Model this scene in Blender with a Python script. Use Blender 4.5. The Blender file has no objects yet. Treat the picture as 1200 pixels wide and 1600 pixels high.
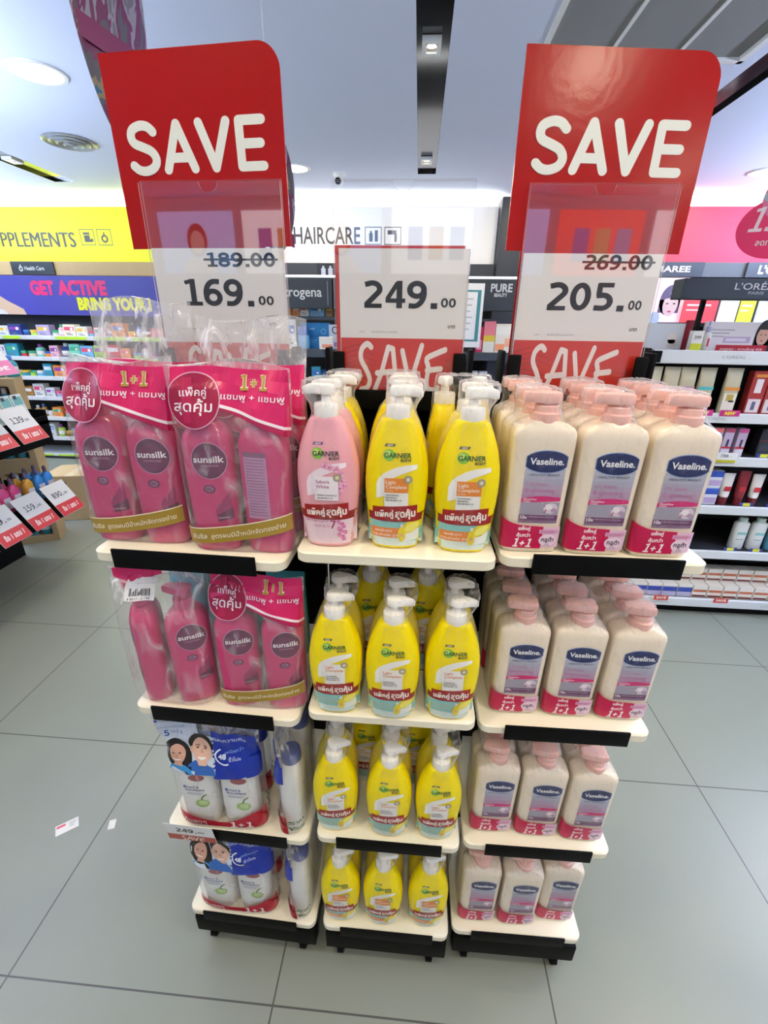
import bpy, bmesh, math, random
from mathutils import Vector, Matrix
R_ = random.Random(7)
PI = math.pi
S = bpy.context.scene
C = S.collection

# ------------------------------------------------------------------ camera, light, exposure
cam = bpy.data.cameras.new('camera')
camo = bpy.data.objects.new('camera', cam)
C.objects.link(camo)
cam.sensor_width = 36.0
cam.lens = 695.0 / 1600.0 * 36.0
cam.clip_start = 0.02
M3 = ((0.99725685, -0.04144444, 0.06132808),
      (0.07265357, 0.38968733, -0.91807693),
      (0.01415041, 0.92001421, 0.39162944))
mw = Matrix.Identity(4)
for i in range(3):
    for j in range(3):
        mw[i][j] = M3[i][j]
mw[0][3], mw[1][3], mw[2][3] = 0, 0, 1.5
camo.matrix_world = mw
S.camera = camo
S.view_settings.view_transform = 'Standard'
S.view_settings.look = 'None'
S.view_settings.gamma = 1
S.view_settings.use_curve_mapping = False
EXPOSURE = 0.40
S.view_settings.exposure = EXPOSURE
W = bpy.data.worlds.new('store_surroundings')
S.world = W
W.use_nodes = True
WORLD_STRENGTH = 0.6
W.node_tree.nodes['Background'].inputs[0].default_value = (0.74, 0.85, 1.0, 1)
W.node_tree.nodes['Background'].inputs[1].default_value = WORLD_STRENGTH
CEIL = 2.62
LAMP_W = 7.6          # each round downlight
ADDED_WASH = (310.0, 540.0, 56.0)   # unseen strips added on the shelf tops to brighten the ceiling
SPOT_W = 6.0          # each square spotlight in the black tracks
S.cycles.transparent_max_bounces = 24
S.cycles.max_bounces = 10
S.cycles.diffuse_bounces = 4
S.cycles.sample_clamp_indirect = 6.0

# ------------------------------------------------------------------ materials
MATS = {}
def lin(h):
    if isinstance(h, tuple):
        return h + (1,) if len(h) == 3 else h
    h = h.lstrip('#')
    r = []
    for k in (0, 2, 4):
        c = int(h[k:k + 2], 16) / 255
        r.append(c / 12.92 if c <= 0.04045 else ((c + 0.055) / 1.055) ** 2.4)
    return (r[0], r[1], r[2], 1)
def mat(name, col='#cccccc', rough=0.5, metal=0.0, emit=0.0, coat=0.0, spec=0.5, noise=0.0, nscale=30, bump=0.0, sss=0.0):
    if name in MATS:
        return MATS[name]
    m = bpy.data.materials.new(name)
    m.use_nodes = True
    nt = m.node_tree
    b = nt.nodes['Principled BSDF']
    c = lin(col)
    b.inputs['Base Color'].default_value = c
    b.inputs['Roughness'].default_value = rough
    b.inputs['Metallic'].default_value = metal
    b.inputs['Coat Weight'].default_value = coat
    b.inputs['Coat Roughness'].default_value = 0.08
    b.inputs['Specular IOR Level'].default_value = spec
    if sss:
        b.inputs['Subsurface Weight'].default_value = sss
        b.inputs['Subsurface Radius'].default_value = (0.01, 0.008, 0.006)
    if emit:
        b.inputs['Emission Color'].default_value = c
        b.inputs['Emission Strength'].default_value = emit
    if noise or bump:
        tc = nt.nodes.new('ShaderNodeTexCoord')
        n = nt.nodes.new('ShaderNodeTexNoise')
        n.inputs['Scale'].default_value = nscale
        n.inputs['Detail'].default_value = 4
        nt.links.new(tc.outputs['Object'], n.inputs['Vector'])
        if noise:
            mx = nt.nodes.new('ShaderNodeMixRGB')
            mx.inputs[1].default_value = tuple(max(0, x * (1 - noise)) for x in c[:3]) + (1,)
            mx.inputs[2].default_value = tuple(min(1, x * (1 + noise)) for x in c[:3]) + (1,)
            nt.links.new(n.outputs['Fac'], mx.inputs[0])
            nt.links.new(mx.outputs[0], b.inputs['Base Color'])
        if bump:
            bp = nt.nodes.new('ShaderNodeBump')
            bp.inputs['Strength'].default_value = bump
            bp.inputs['Distance'].default_value = 0.002
            nt.links.new(n.outputs['Fac'], bp.inputs['Height'])
            nt.links.new(bp.outputs[0], b.inputs['Normal'])
    MATS[name] = m
    return m
def ink(h, rough=0.35, emit=0.0):
    """a plain printed colour"""
    return mat('ink_' + h.lstrip('#') + ('_lit%d' % int(emit * 100) if emit else '') + ('_r%d' % int(rough * 100) if rough != 0.35 else ''), h, rough, emit=emit)
def film_mat(name, base=0.06, streak=0.25, tint='#ffffff', scale=40.0, bump=0.6, rough=0.1, zr=None, top=1.0, gloss=.05):
    if name in MATS:
        return MATS[name]
    m = bpy.data.materials.new(name)
    m.use_nodes = True
    nt = m.node_tree
    N = nt.nodes
    N.clear()
    out = N.new('ShaderNodeOutputMaterial')
    tr = N.new('ShaderNodeBsdfTransparent')
    tr.inputs[0].default_value = (0.99, 0.99, 0.99, 1)
    pr = N.new('ShaderNodeBsdfPrincipled')
    pr.inputs['Base Color'].default_value = lin(tint)
    pr.inputs['Roughness'].default_value = rough
    tc = N.new('ShaderNodeTexCoord')
    mp = N.new('ShaderNodeMapping')
    mp.inputs['Scale'].default_value = (1.0, 1.0, 0.45)
    no = N.new('ShaderNodeTexNoise')
    no.inputs['Scale'].default_value = scale
    no.inputs['Detail'].default_value = 5
    no.inputs['Distortion'].default_value = 1.6
    rp = N.new('ShaderNodeValToRGB')
    rp.color_ramp.elements[0].position = 0.52
    rp.color_ramp.elements[0].color = (0, 0, 0, 1)
    rp.color_ramp.elements[1].position = 0.72
    rp.color_ramp.elements[1].color = (1, 1, 1, 1)
    lw = N.new('ShaderNodeLayerWeight'); lw.inputs[0].default_value = .5
    fr = N.new('ShaderNodeMath'); fr.operation = 'POWER'; fr.inputs[1].default_value = 4.0
    nt.links.new(lw.outputs['Facing'], fr.inputs[0])
    bp = N.new('ShaderNodeBump')
    bp.inputs['Strength'].default_value = bump
    bp.inputs['Distance'].default_value = 0.012
    mu = N.new('ShaderNodeMath'); mu.operation = 'MULTIPLY'; mu.inputs[1].default_value = streak
    ad = N.new('ShaderNodeMath'); ad.operation = 'ADD'
    ad2 = N.new('ShaderNodeMath'); ad2.operation = 'ADD'; ad2.inputs[1].default_value = base; ad2.use_clamp = True
    mf = N.new('ShaderNodeMath'); mf.operation = 'MULTIPLY'; mf.inputs[1].default_value = 0.25
    mx = N.new('ShaderNodeMixShader')
    if zr:      # the loose gathered film towards the top of a pack is more creased and milky
        sz = N.new('ShaderNodeSeparateXYZ'); mr = N.new('ShaderNodeMapRange')
        mr.inputs[1].default_value, mr.inputs[2].default_value, mr.inputs[3].default_value, mr.inputs[4].default_value = zr[0], zr[1], 1.0, top
        nt.links.new(tc.outputs['Object'], sz.inputs[0]); nt.links.new(sz.outputs['Z'], mr.inputs[0])
        mz = N.new('ShaderNodeMath'); mz.operation = 'MULTIPLY'; nt.links.new(ad2.outputs[0], mz.inputs[0]); nt.links.new(mr.outputs[0], mz.inputs[1]); mz.use_clamp = True
    L = nt.links.new
    L(tc.outputs['Object'], mp.inputs[0]); L(mp.outputs[0], no.inputs['Vector'])
    L(no.outputs['Fac'], rp.inputs[0]); L(no.outputs['Fac'], bp.inputs['Height'])
    L(bp.outputs[0], pr.inputs['Normal'])
    L(rp.outputs[0], mu.inputs[0]); L(fr.outputs[0], mf.inputs[0])
    L(mu.outputs[0], ad.inputs[0]); L(mf.outputs[0], ad.inputs[1]); L(ad.outputs[0], ad2.inputs[0])
    L(mz.outputs[0] if zr else ad2.outputs[0], mx.inputs[0]); L(tr.outputs[0], mx.inputs[1]); L(pr.outputs[0], mx.inputs[2])
    gl = N.new('ShaderNodeBsdfGlossy'); gl.inputs['Roughness'].default_value = rough * .8; L(bp.outputs[0], gl.inputs['Normal'])
    gf = N.new('ShaderNodeMath'); gf.operation = 'MULTIPLY_ADD'; gf.inputs[1].default_value = .35; gf.inputs[2].default_value = gloss; L(fr.outputs[0], gf.inputs[0])
    m2 = N.new('ShaderNodeMixShader'); L(gf.outputs[0], m2.inputs[0]); L(mx.outputs[0], m2.inputs[1]); L(gl.outputs[0], m2.inputs[2])
    L(m2.outputs[0], out.inputs[0])
    MATS[name] = m
    return m
def clear_mat(name, tint=(1, 1, 1), boost=1.0, base=0.0):
    if name in MATS:
        return MATS[name]
    m = bpy.data.materials.new(name)
    m.use_nodes = True
    nt = m.node_tree
    N = nt.nodes
    N.clear()
    out = N.new('ShaderNodeOutputMaterial')
    tr = N.new('ShaderNodeBsdfTransparent'); tr.inputs[0].default_value = tint + (1,)
    gl = N.new('ShaderNodeBsdfGlossy'); gl.inputs['Roughness'].default_value = 0.02
    lw = N.new('ShaderNodeLayerWeight'); lw.inputs[0].default_value = .5
    fr = N.new('ShaderNodeMath'); fr.operation = 'POWER'; fr.inputs[1].default_value = 4.0
    nt.links.new(lw.outputs['Facing'], fr.inputs[0])
    mu = N.new('ShaderNodeMath'); mu.operation = 'MULTIPLY_ADD'; mu.inputs[1].default_value = boost; mu.inputs[2].default_value = base; mu.use_clamp = True
    mx = N.new('ShaderNodeMixShader')
    L = nt.links.new
    L(fr.outputs[0], mu.inputs[0]); L(mu.outputs[0], mx.inputs[0]); L(tr.outputs[0], mx.inputs[1]); L(gl.outputs[0], mx.inputs[2]); L(mx.outputs[0], out.inputs[0])
    MATS[name] = m
    return m

# ------------------------------------------------------------------ mesh builder
def flat(y=0.0):
    return lambda x, z: (x, y, z)
class MB:
    def __init__(s):
        s.v = []; s.f = []; s.fm = []; s.mats = []
    def mi(s, m):
        if m not in s.mats:
            s.mats.append(m)
        return s.mats.index(m)
    def add(s, vs, fs, m):
        o = len(s.v); k = s.mi(m)
        s.v += [tuple(p) for p in vs]
        for f in fs:
            s.f.append(tuple(o + i for i in f)); s.fm.append(k)
        return s
    def box(s, x0, x1, y0, y1, z0, z1, m, bev=0.0, seg=2):
        if not bev:
            vs = [(x, y, z) for z in (z0, z1) for y in (y0, y1) for x in (x0, x1)]
            return s.add(vs, [(0, 2, 3, 1), (4, 5, 7, 6), (0, 1, 5, 4), (2, 6, 7, 3), (0, 4, 6, 2), (1, 3, 7, 5)], m)
        b = bmesh.new()
        bmesh.ops.create_cube(b, size=1)
        for v in b.verts:
            v.co = ((x0 + x1) / 2 + v.co.x * (x1 - x0), (y0 + y1) / 2 + v.co.y * (y1 - y0), (z0 + z1) / 2 + v.co.z * (z1 - z0))
        bmesh.ops.bevel(b, geom=b.edges[:], offset=bev, segments=seg, affect='EDGES', profile=0.6)
        b.verts.index_update()
        s.add([v.co[:] for v in b.verts], [[v.index for v in f.verts] for f in b.faces], m)
        b.free()
        return s
    def prism(s, pts, fn0, fn1, m):
        """closed 2-d outline pts carried by fn0 and fn1 (x,z)->xyz, walls between"""
        n = len(pts)
        vs = [fn0(*p) for p in pts] + [fn1(*p) for p in pts]
        fs = [tuple(range(n - 1, -1, -1)), tuple(range(n, 2 * n))] + [(i, (i + 1) % n, n + (i + 1) % n, n + i) for i in range(n)]
        return s.add(vs, fs, m)
    def rings(s, rs, m, cap0=True, cap1=True):
        n = len(rs[0]); vs = [p for r in rs for p in r]; fs = []
        for k in range(len(rs) - 1):
            for i in range(n):
                j = (i + 1) % n
                fs.append((k * n + i, k * n + j, (k + 1) * n + j, (k + 1) * n + i))
        if cap0: fs.append(tuple(range(n - 1, -1, -1)))
        if cap1: fs.append(tuple(range((len(rs) - 1) * n, len(rs) * n)))
        return s.add(vs, fs, m)
    def lathe(s, prof, m, c=(0, 0), n=24, cap=True):
        return s.rings([[(c[0] + r * math.cos(2 * PI * i / n), c[1] + r * math.sin(2 * PI * i / n), z) for i in range(n)] for z, r in prof], m, cap, cap)
    def tube(s, pts, r, m, n=10):
        rs = []
        for i, p in enumerate(pts):
            a = Vector(pts[max(0, i - 1)]); b = Vector(pts[min(len(pts) - 1, i + 1)])
            d = (b - a).normalized()
            u = d.cross(Vector((0, 0, 1)))
            if u.length < 1e-4: u = Vector((1, 0, 0))
            u.normalize(); w = d.cross(u)
            rr = r[i] if isinstance(r, (list, tuple)) else r
            rs.append([tuple(Vector(p) + u * rr * math.cos(2 * PI * k / n) + w * rr * math.sin(2 * PI * k / n)) for k in range(n)])
        return s.rings(rs, m)
    def grid(s, fn, nu, nv, m):
        vs = [fn(i / nu, j / nv) for j in range(nv + 1) for i in range(nu + 1)]
        fs = [(j * (nu + 1) + i, j * (nu + 1) + i + 1, (j + 1) * (nu + 1) + i + 1, (j + 1) * (nu + 1) + i) for j in range(nv) for i in range(nu)]
        return s.add(vs, fs, m)
    # ---- flat print carried by a surface function sf(x, z) -> xyz
    def rect(s, x0, x1, z0, z1, m, sf, nu=6, nv=4, slant=0.0):
        return s.grid(lambda u, v: sf(x0 + (x1 - x0) * u + slant * v * (z1 - z0), z0 + (z1 - z0) * v), nu, nv, m)
    def band(s, x0, x1, lo, hi, m, sf, nu=16, nv=3):
        def fn(u, v):
            x = x0 + (x1 - x0) * u
            a = lo(u); b = hi(u)
            return sf(x, a + (b - a) * v)
        return s.grid(fn, nu, nv, m)
    def disc(s, cx, cz, rx, rz, m, sf, n=28, k=3, rot=0.0):
        vs = [sf(cx, cz)]; fs = []
        cr, sr = math.cos(rot), math.sin(rot)
        for j in range(1, k + 1):
            for i in range(n):
                a = 2 * PI * i / n
                px, pz = rx * j / k * math.cos(a), rz * j / k * math.sin(a)
                vs.append(sf(cx + px * cr - pz * sr, cz + px * sr + pz * cr))
        for i in range(n):
            fs.append((0, 1 + i, 1 + (i + 1) % n))
        for j in range(k - 1):
            for i in range(n):
                a = 1 + j * n + i; b = 1 + j * n + (i + 1) % n
                fs.append((a, a + n, b + n, b))
        return s.add(vs, fs, m)
    def ringp(s, cx, cz, rx, rz, w, m, sf, n=28, a0=0.0, a1=2 * PI):
        def fn(u, v):
            a = a0 + (a1 - a0) * u
            return sf(cx + (rx - w * v) * math.cos(a), cz + (rz - w * v) * math.sin(a))
        return s.grid(fn, n, 1, m)
    def poly(s, pts, m, sf):
        return s.add([sf(*p) for p in pts], [tuple(range(len(pts)))], m)
    def stroke(s, pts, w, m, sf, smooth=0):
        if smooth:
            pts = catmull(pts, smooth)
        r = w / 2; sf0 = sf; cnt = [0]
        def sf(x, z):      # every piece lies a hair above the last, so pieces never coincide
            p = sf0(x, z); return (p[0], p[1] - 1.0e-5 * cnt[0], p[2])
        for (x0, z0), (x1, z1) in zip(pts, pts[1:]):
            cnt[0] += 1
            a = math.atan2(z1 - z0, x1 - x0)
            nx, nz = -math.sin(a) * r, math.cos(a) * r
            s.add([sf(x0 - nx, z0 - nz), sf(x1 - nx, z1 - nz), sf(x1 + nx, z1 + nz), sf(x0 + nx, z0 + nz)], [(0, 1, 2, 3)], m)
        for x, z in pts:
            cnt[0] += 1
            s.add([sf(x + r * math.cos(2 * PI * i / 12), z + r * math.sin(2 * PI * i / 12)) for i in range(12)], [tuple(range(12))], m)
        return s
    def text(s, body, x, z, h, m, sf, bold=0.0, align='L', width=None, shear=0.0, rot=0.0, xs=1.0):
        """h = height of a capital; width squeezes or stretches the line to that length"""
        vs, fs, w = glyphs(body, bold)
        k = h / CAPH
        kx = k * xs if width is None else width / max(w, 1e-6)
        W_ = w * kx
        ox = {'L': 0, 'C': -W_ / 2, 'R': -W_}[align]
        cr, sr = math.cos(rot), math.sin(rot)
        out = []
        for px, pz in vs:
            a = ox + px * kx + shear * pz * k; b = pz * k
            out.append(sf(x + a * cr - b * sr, z + a * sr + b * cr))
        return s.add(out, fs, m)
    def build(s, name, parent=None, smooth=None, loc=None):
        me = bpy.data.meshes.new(name)
        me.from_pydata(s.v, [], s.f)
        for m in s.mats:
            me.materials.append(m)
        me.polygons.foreach_set('material_index', s.fm)
        if smooth:
            me.polygons.foreach_set('use_smooth', [True] * len(s.f))
            me.set_sharp_from_angle(angle=math.radians(smooth))
        me.update()
        o = bpy.data.objects.new(name, me)
        C.objects.link(o)
        if parent: o.parent = parent
        if loc: o.location = loc
        return o
def catmull(p, k):
    out = []
    n = len(p)
    for i in range(n - 1):
        a, b, c, d = p[max(0, i - 1)], p[i], p[i + 1], p[min(n - 1, i + 2)]
        for j in range(k):
            t = j / k
            out.append(tuple(0.5 * (2 * b[q] + (c[q] - a[q]) * t + (2 * a[q] - 5 * b[q] + 4 * c[q] - d[q]) * t * t + (3 * b[q] - a[q] - 3 * c[q] + d[q]) * t ** 3) for q in (0, 1)))
    out.append(p[-1])
    return out
_G = {}
CAPH = 0.682
def glyphs(body, bold=0.0):
    key = (body, bold)
    if key in _G:
        return _G[key]
    cu = bpy.data.curves.new('lettering', 'FONT')
    cu.body = body; cu.size = 1; cu.offset = bold; cu.resolution_u = 3; cu.fill_mode = 'FRONT'
    o = bpy.data.objects.new('lettering', cu)
    C.objects.link(o)
    dg = bpy.context.evaluated_depsgraph_get(); dg.update()
    ev = o.evaluated_get(dg)
    me = ev.to_mesh()
    vs = [(v.co.x, v.co.y) for v in me.vertices]
    fs = [tuple(p.vertices) for p in me.polygons]
    ev.to_mesh_clear()
    bpy.data.objects.remove(o); bpy.data.curves.remove(cu)
    if vs:
        x0 = min(v[0] for v in vs)
        vs = [(v[0] - x0, v[1]) for v in vs]
        w = max(v[0] for v in vs)
    else:
        w = 0.1
    _G[key] = (vs, fs, w)
    return _G[key]

# ------------------------------------------------------------------ scene objects
def tag(o, label=None, cat=None, group=None, kind=None):
    if label: o['label'] = label
    if cat: o['category'] = cat
    if group: o['group'] = group
    if kind: o['kind'] = kind
    return o
def thing(name, label, cat, loc=(0, 0, 0), rz=0.0, group=None):
    o = bpy.data.objects.new(name, None)
    o.empty_display_size = 0.05
    C.objects.link(o)
    o.location = loc; o.rotation_euler = (0, 0, rz)
    return tag(o, label, cat, group)
def copy_tree(o, parent=None):
    c = o.copy(); C.objects.link(c)
    if parent: c.parent = parent
    for ch in list(o.children):
        copy_tree(ch, c)
    return c
def place(o, label, loc, rz=0.0, group=None, tilt=None):
    o.location = loc
    o.rotation_euler = (tilt[0] if tilt else 0, tilt[1] if tilt else 0, rz)
    o['label'] = label
    if group: o['group'] = group
    return o
ORD = 'first second third fourth fifth sixth seventh eighth ninth tenth eleventh twelfth thirteenth fourteenth fifteenth sixteenth seventeenth eighteenth nineteenth twentieth'.split()
def sring(a, b, n, N=40, cx=0.0, cy=0.0, z=0.0):
    r = []
    for i in range(N):
        t = 2 * PI * i / N
        c, s_ = math.cos(t), math.sin(t)
        r.append((cx + a * math.copysign(abs(c) ** (2 / n), c), cy + b * math.copysign(abs(s_) ** (2 / n), s_), z))
    return r
class Profile:
    """rows (z, half width, half depth); superellipse section of power n"""
    def __init__(s, rows, n):
        s.rows = rows; s.n = n
    def at(s, z):
        r = s.rows
        if z <= r[0][0]: return r[0][1:]
        for p, q in zip(r, r[1:]):
            if z <= q[0]:
                t = (z - p[0]) / (q[0] - p[0])
                return tuple(p[k] + (q[k] - p[k]) * t for k in range(1, len(p)))
        return r[-1][1:]
    def front(s, off=0.0004):
        def f(x, z):
            a, b = s.at(z)[:2]
            u = min(abs(x) / a, 0.9995)
            return (x, -b * (1 - u ** s.n) ** (1 / s.n) - off, z)
        return f
    def wrap(s, off=0.001):
        """(t, z): t = angle in degrees, 0 = front, negative = towards -x side"""
        def f(t, z):
            a, b = s.at(z)[:2]
            an = math.radians(t - 90)
            c, q = math.cos(an), math.sin(an)
            return ((a + off) * math.copysign(abs(c) ** (2 / s.n), c), (b + off) * math.copysign(abs(q) ** (2 / s.n), q), z)
        return f
    def mesh(s, m, N=40, sub=2):
        mb = MB()
        rs = []
        for k, row in enumerate(s.rows):
            rs.append(sring(row[1], row[2], s.n, N, z=row[0]))
        return mb.rings(rs, m)
def smooth_rows(rows, per=3):
    out = []
    n = len(rows)
    for i in range(n - 1):
        a, b, c, d = rows[max(0, i - 1)], rows[i], rows[i + 1], rows[min(n - 1, i + 2)]
        for j in range(per):
            t = j / per
            out.append(tuple(0.5 * (2 * b[q] + (c[q] - a[q]) * t + (2 * a[q] - 5 * b[q] + 4 * c[q] - d[q]) * t * t + (3 * b[q] - a[q] - 3 * c[q] + d[q]) * t ** 3) if q else b[0] + (c[0] - b[0]) * t for q in range(len(b))))
    out.append(rows[-1])
    return out

# ------------------------------------------------------------------ lettering drawn as strokes
def bandline(mb, pts, w, m, sf, smooth=0, closed=False):
    """a square-ended stroke of constant width with mitred joints"""
    if smooth: pts = catmull(pts, smooth)
    n = len(pts); L_, Rr = [], []
    for i in range(n):
        a = pts[i - 1] if (i > 0 or closed) else pts[i]
        b = pts[(i + 1) % n] if (i < n - 1 or closed) else pts[i]
        dx, dz = b[0] - a[0], b[1] - a[1]
        l = math.hypot(dx, dz) or 1
        nx, nz = -dz / l * w / 2, dx / l * w / 2
        L_.append((pts[i][0] + nx, pts[i][1] + nz)); Rr.append((pts[i][0] - nx, pts[i][1] - nz))
    vs = [sf(*p) for p in L_] + [sf(*p) for p in Rr]
    fs = [(i, n + i, n + (i + 1) % n, (i + 1) % n) for i in range(n if closed else n - 1)]
    mb.add(vs, fs, m)
def arc(cx, cz, rx, rz, a0, a1, n=20):
    return [(cx + rx * math.cos(math.radians(a0 + (a1 - a0) * i / n)), cz + rz * math.sin(math.radians(a0 + (a1 - a0) * i / n))) for i in range(n + 1)]
DW = 0.66
def digit(mb, ch, x, z, h, m, sf, w=0.19, shear=0.0):
    """bold figures of a price card, h tall, standing on z"""
    f = lambda px, pz: sf(x + (px + shear * pz) * h, z + pz * h)
    cnt = [0]
    def B(pts, ww=w, **k):
        cnt[0] += 1; q0 = -1.5e-5 * cnt[0]
        bandline(mb, pts, ww, m, lambda a, b: (lambda p: (p[0], p[1] + q0, p[2]))(f(a, b)), **k)
    q = w / 2
    if ch == '0': B(arc(.33, .5, .33 - q, .5 - q, 0, 342, 30), closed=True)
    elif ch == '1':
        B([(.37, 0), (.37, 1)]); B([(.08, q * .8), (.66, q * .8)], w * .8); B([(.10, .86), (.37, .93)], w * .75)
    elif ch == '2':
        B([(.07, .86)] + arc(.31, .70, .25, .215, 120, -35, 14) + [(.10, .12)]); B([(.04, q * .85), (.63, q * .85)], w * .85)
    elif ch == '3':
        B([(.06, .88)] + arc(.30, .73, .25, .19, 100, -80, 12)); B(arc(.29, .28, .28, .2, 85, -100, 12) + [(.05, .12)])
    elif ch == '4':
        B([(.48, 0), (.48, 1)]); B([(.42, .93), (.08, .34)], w * .8); B([(.02, .28), (.68, .28)], w * .85)
    elif ch == '5':
        B([(.10, .92), (.60, .92)], w * .85); B([(.165, .97), (.165, .55)], w * .9); B([(.10, .55)] + arc(.30, .33, .25, .235, 105, -100, 16) + [(.06, .11)])
    elif ch == '6':
        B(arc(.34, .32, .235, .235, 0, 342, 24), closed=True); B([(.6, .90)] + arc(.43, .43, .33, .485, 85, 185, 12))
    elif ch == '8':
        B(arc(.33, .26, .245, .18, 0, 342, 24), closed=True); B(arc(.33, .745, .22, .165, 0, 342, 24), closed=True)
    elif ch == '9':
        B(arc(.32, .68, .235, .235, 0, 342, 24), closed=True); B([(.06, .10)] + arc(.23, .57, .33, .485, -95, 5, 12))
    elif ch == '7':
        B([(.04, .92), (.62, .92)], w * .85); B([(.56, .9), (.2, 0)])
    elif ch == '.':
        B([(.06, q), (.06 + w * 1.15, q)], w * 1.15)
    elif ch == '+':
        B([(.05, .45), (.6, .45)], w * .72); B([(.325, .17), (.325, .73)], w * .72)
    elif ch == '-':
        B([(.05, .4), (.5, .4)])
def figures(mb, s, x, z, h, m, sf, w=0.19, width=None, shear=0.0):
    adv = [{'.': .36, '1': .72}.get(c, .74) for c in s]
    k = 1.0 if width is None else width / (sum(adv) * h)
    cx = x
    for c, a in zip(s, adv):
        digit(mb, c, 0, z, h, m, (lambda px, pz, cx=cx: sf(cx + px * k, pz)), w, shear)
        cx += a * h * k
ROUND_SAVE = {'S': [(.62, .80), (.50, .90), (.33, .92), (.16, .85), (.11, .72), (.17, .60), (.36, .52), (.54, .43), (.62, .28), (.55, .14), (.37, .07), (.20, .09), (.08, .18)],
              'A': [[(.06, .08), (.36, .92), (.68, .08)], [(.2, .30), (.54, .30)]],
              'V': [[(.06, .92), (.36, .08), (.66, .92)]],
              'E': [[(.60, .92), (.12, .92), (.12, .08), (.60, .08)], [(.12, .5), (.56, .5)]]}
def round_save(mb, x0, x1, z, h, m, sf, w=0.185):
    """SAVE in fat round-ended capitals"""
    xs = [0.0, 0.80, 1.60, 2.42]; tot = 3.14
    k = (x1 - x0) / (tot * h)
    for c, ox in zip('SAVE', xs):
        f = lambda px, pz, ox=ox: sf(x0 + (px + ox) * h * k, z + pz * h)
        st = ROUND_SAVE[c]
        if c == 'S': mb.stroke(st, w, m, f, smooth=4)
        else:
            for k_, p in enumerate(st): mb.stroke(p, w, m, (lambda a, b, k_=k_, f=f: (lambda q: (q[0], q[1] - 1.2e-4 * k_, q[2]))(f(a, b))))
BRUSH_SAVE = [([(.50, .93), (.38, 1.0), (.22, .88), (.20, .66), (.36, .42), (.46, .20), (.38, .02), (.20, -.02)], 4),
              ([(.62, -.02), (.80, .34), (1.0, .93), (1.14, .90), (1.27, .04)], 0), ([(.68, .36), (1.2, .40)], 0),
              ([(1.42, .86), (1.55, .45), (1.64, .02), (1.98, .98)], 0),
              ([(2.66, .90), (2.42, .82), (2.14, .70), (2.20, .5), (2.16, .2), (2.22, .02), (2.44, .0), (2.50, .06)], 3), ([(2.16, .44), (2.56, .48)], 0)]
def brush_save(mb, x0, x1, z, h, m, sf, w=0.13):
    k = (x1 - x0) / (2.6 * h)
    f = lambda px, pz: sf(x0 + (px - .12) * h * k, z + pz * h)
    for k_, (p, s_) in enumerate(BRUSH_SAVE):
        mb.stroke(p, w, m, (lambda a, b, k_=k_: (lambda q: (q[0], q[1] - 6e-5 * k_, q[2]))(f(a, b))), smooth=s_)

# ------------------------------------------------------------------ common materials
M = dict(
    black=mat('black_powder_coat', '#060707', 0.6, bump=0.1, nscale=300, spec=.12),
    blackplastic=mat('black_plastic', '#060707', 0.55, spec=.1),
    shelf=mat('cream_laminate', '#efe8cf', 0.35, bump=0.06, nscale=220, noise=0.02),
    red=mat('red_sign_board', '#aa0b05', 0.20, bump=0.12, nscale=70, noise=0.04, spec=.32),
    white=mat('white_paint', '#f2f2ee', 0.5),
    paper=mat('white_card', '#e9e9e6', 0.55),
    yellow=mat('yellow_bottle_plastic', '#f6de00', 0.32, sss=0.15, spec=.35),
    pink=mat('blush_bottle_plastic', '#f0aab0', 0.28, sss=0.15, coat=0.2),
    pump=mat('white_pump_plastic', '#fbf8ef', 0.25, sss=0.1),
    cream=mat('cream_bottle_plastic', '#f4e6cf', 0.28, sss=0.15, coat=0.2),
    peach=mat('peach_pump_plastic', '#f7c2b3', 0.3, sss=0.1),
    magenta=mat('magenta_bottle_plastic', '#cc2c6c', 0.3, coat=0.2),
    magpump=mat('magenta_pump_plastic', '#d0386f', 0.3),
    hswhite=mat('white_bottle_plastic', '#f1f1ea', 0.28, coat=0.2),
    bluecap=mat('blue_cap_plastic', '#2444a0', 0.3),
    chrome=mat('brushed_steel', '#b9bcc0', 0.28, metal=1.0),
)
FILM_SHRINK = film_mat('shrink_film', 0.006, 0.09, scale=60, bump=0.8, rough=.07, zr=(.175, .225), top=2.6, gloss=.032)
FILM_BAG = film_mat('clear_bag_film', 0.06, 0.30, scale=26, bump=1.0, rough=0.12, zr=(.20, .29), top=2.4, gloss=.055)

# ------------------------------------------------------------------ yellow / pink pump bottles of the centre stand
GP = Profile(smooth_rows([(0, .0340, .0200), (.004, .0365, .0235), (.03, .0405, .0258), (.06, .0440, .027), (.095, .0468, .0275), (.13, .0458, .0268), (.155, .0408, .0245),
                          (.168, .0368, .0225), (.182, .0315, .020), (.193, .0265, .0185), (.198, .0225, .0178), (.200, .0185, .0172)], 2), 2.5)
def lotion_pump():
    mb = MB(); m = M['pump']
    mb.lathe([(.198, .0175), (.2000, .0180), (.2150, .0176), (.2175, .0165), (.2185, .0100), (.2190, .0070), (.2275, .0068)], m, n=26)
    top = []
    for z, s_ in ((.2285, .85), (.2300, 1.0), (.2375, 1.0), (.2412, .86), (.2428, .5)):
        r = []
        for i in range(28):
            a = 2 * PI * i / 28
            x, y = math.cos(a), math.sin(a)
            px = .0130 * x * s_ if x < .2 else (.0130 * .2 + (x - .2) / .8 * .0315) * (s_ * .5 + .5)
            py = .0125 * y * s_ * (1.0 if x < .2 else (1 - .62 * (x - .2) / .8))
            r.append((px, py, z - (max(0, px - .02) * .22) + .0015 * s_))
        top.append(r)
    mb.rings(top, m)
    return mb
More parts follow.
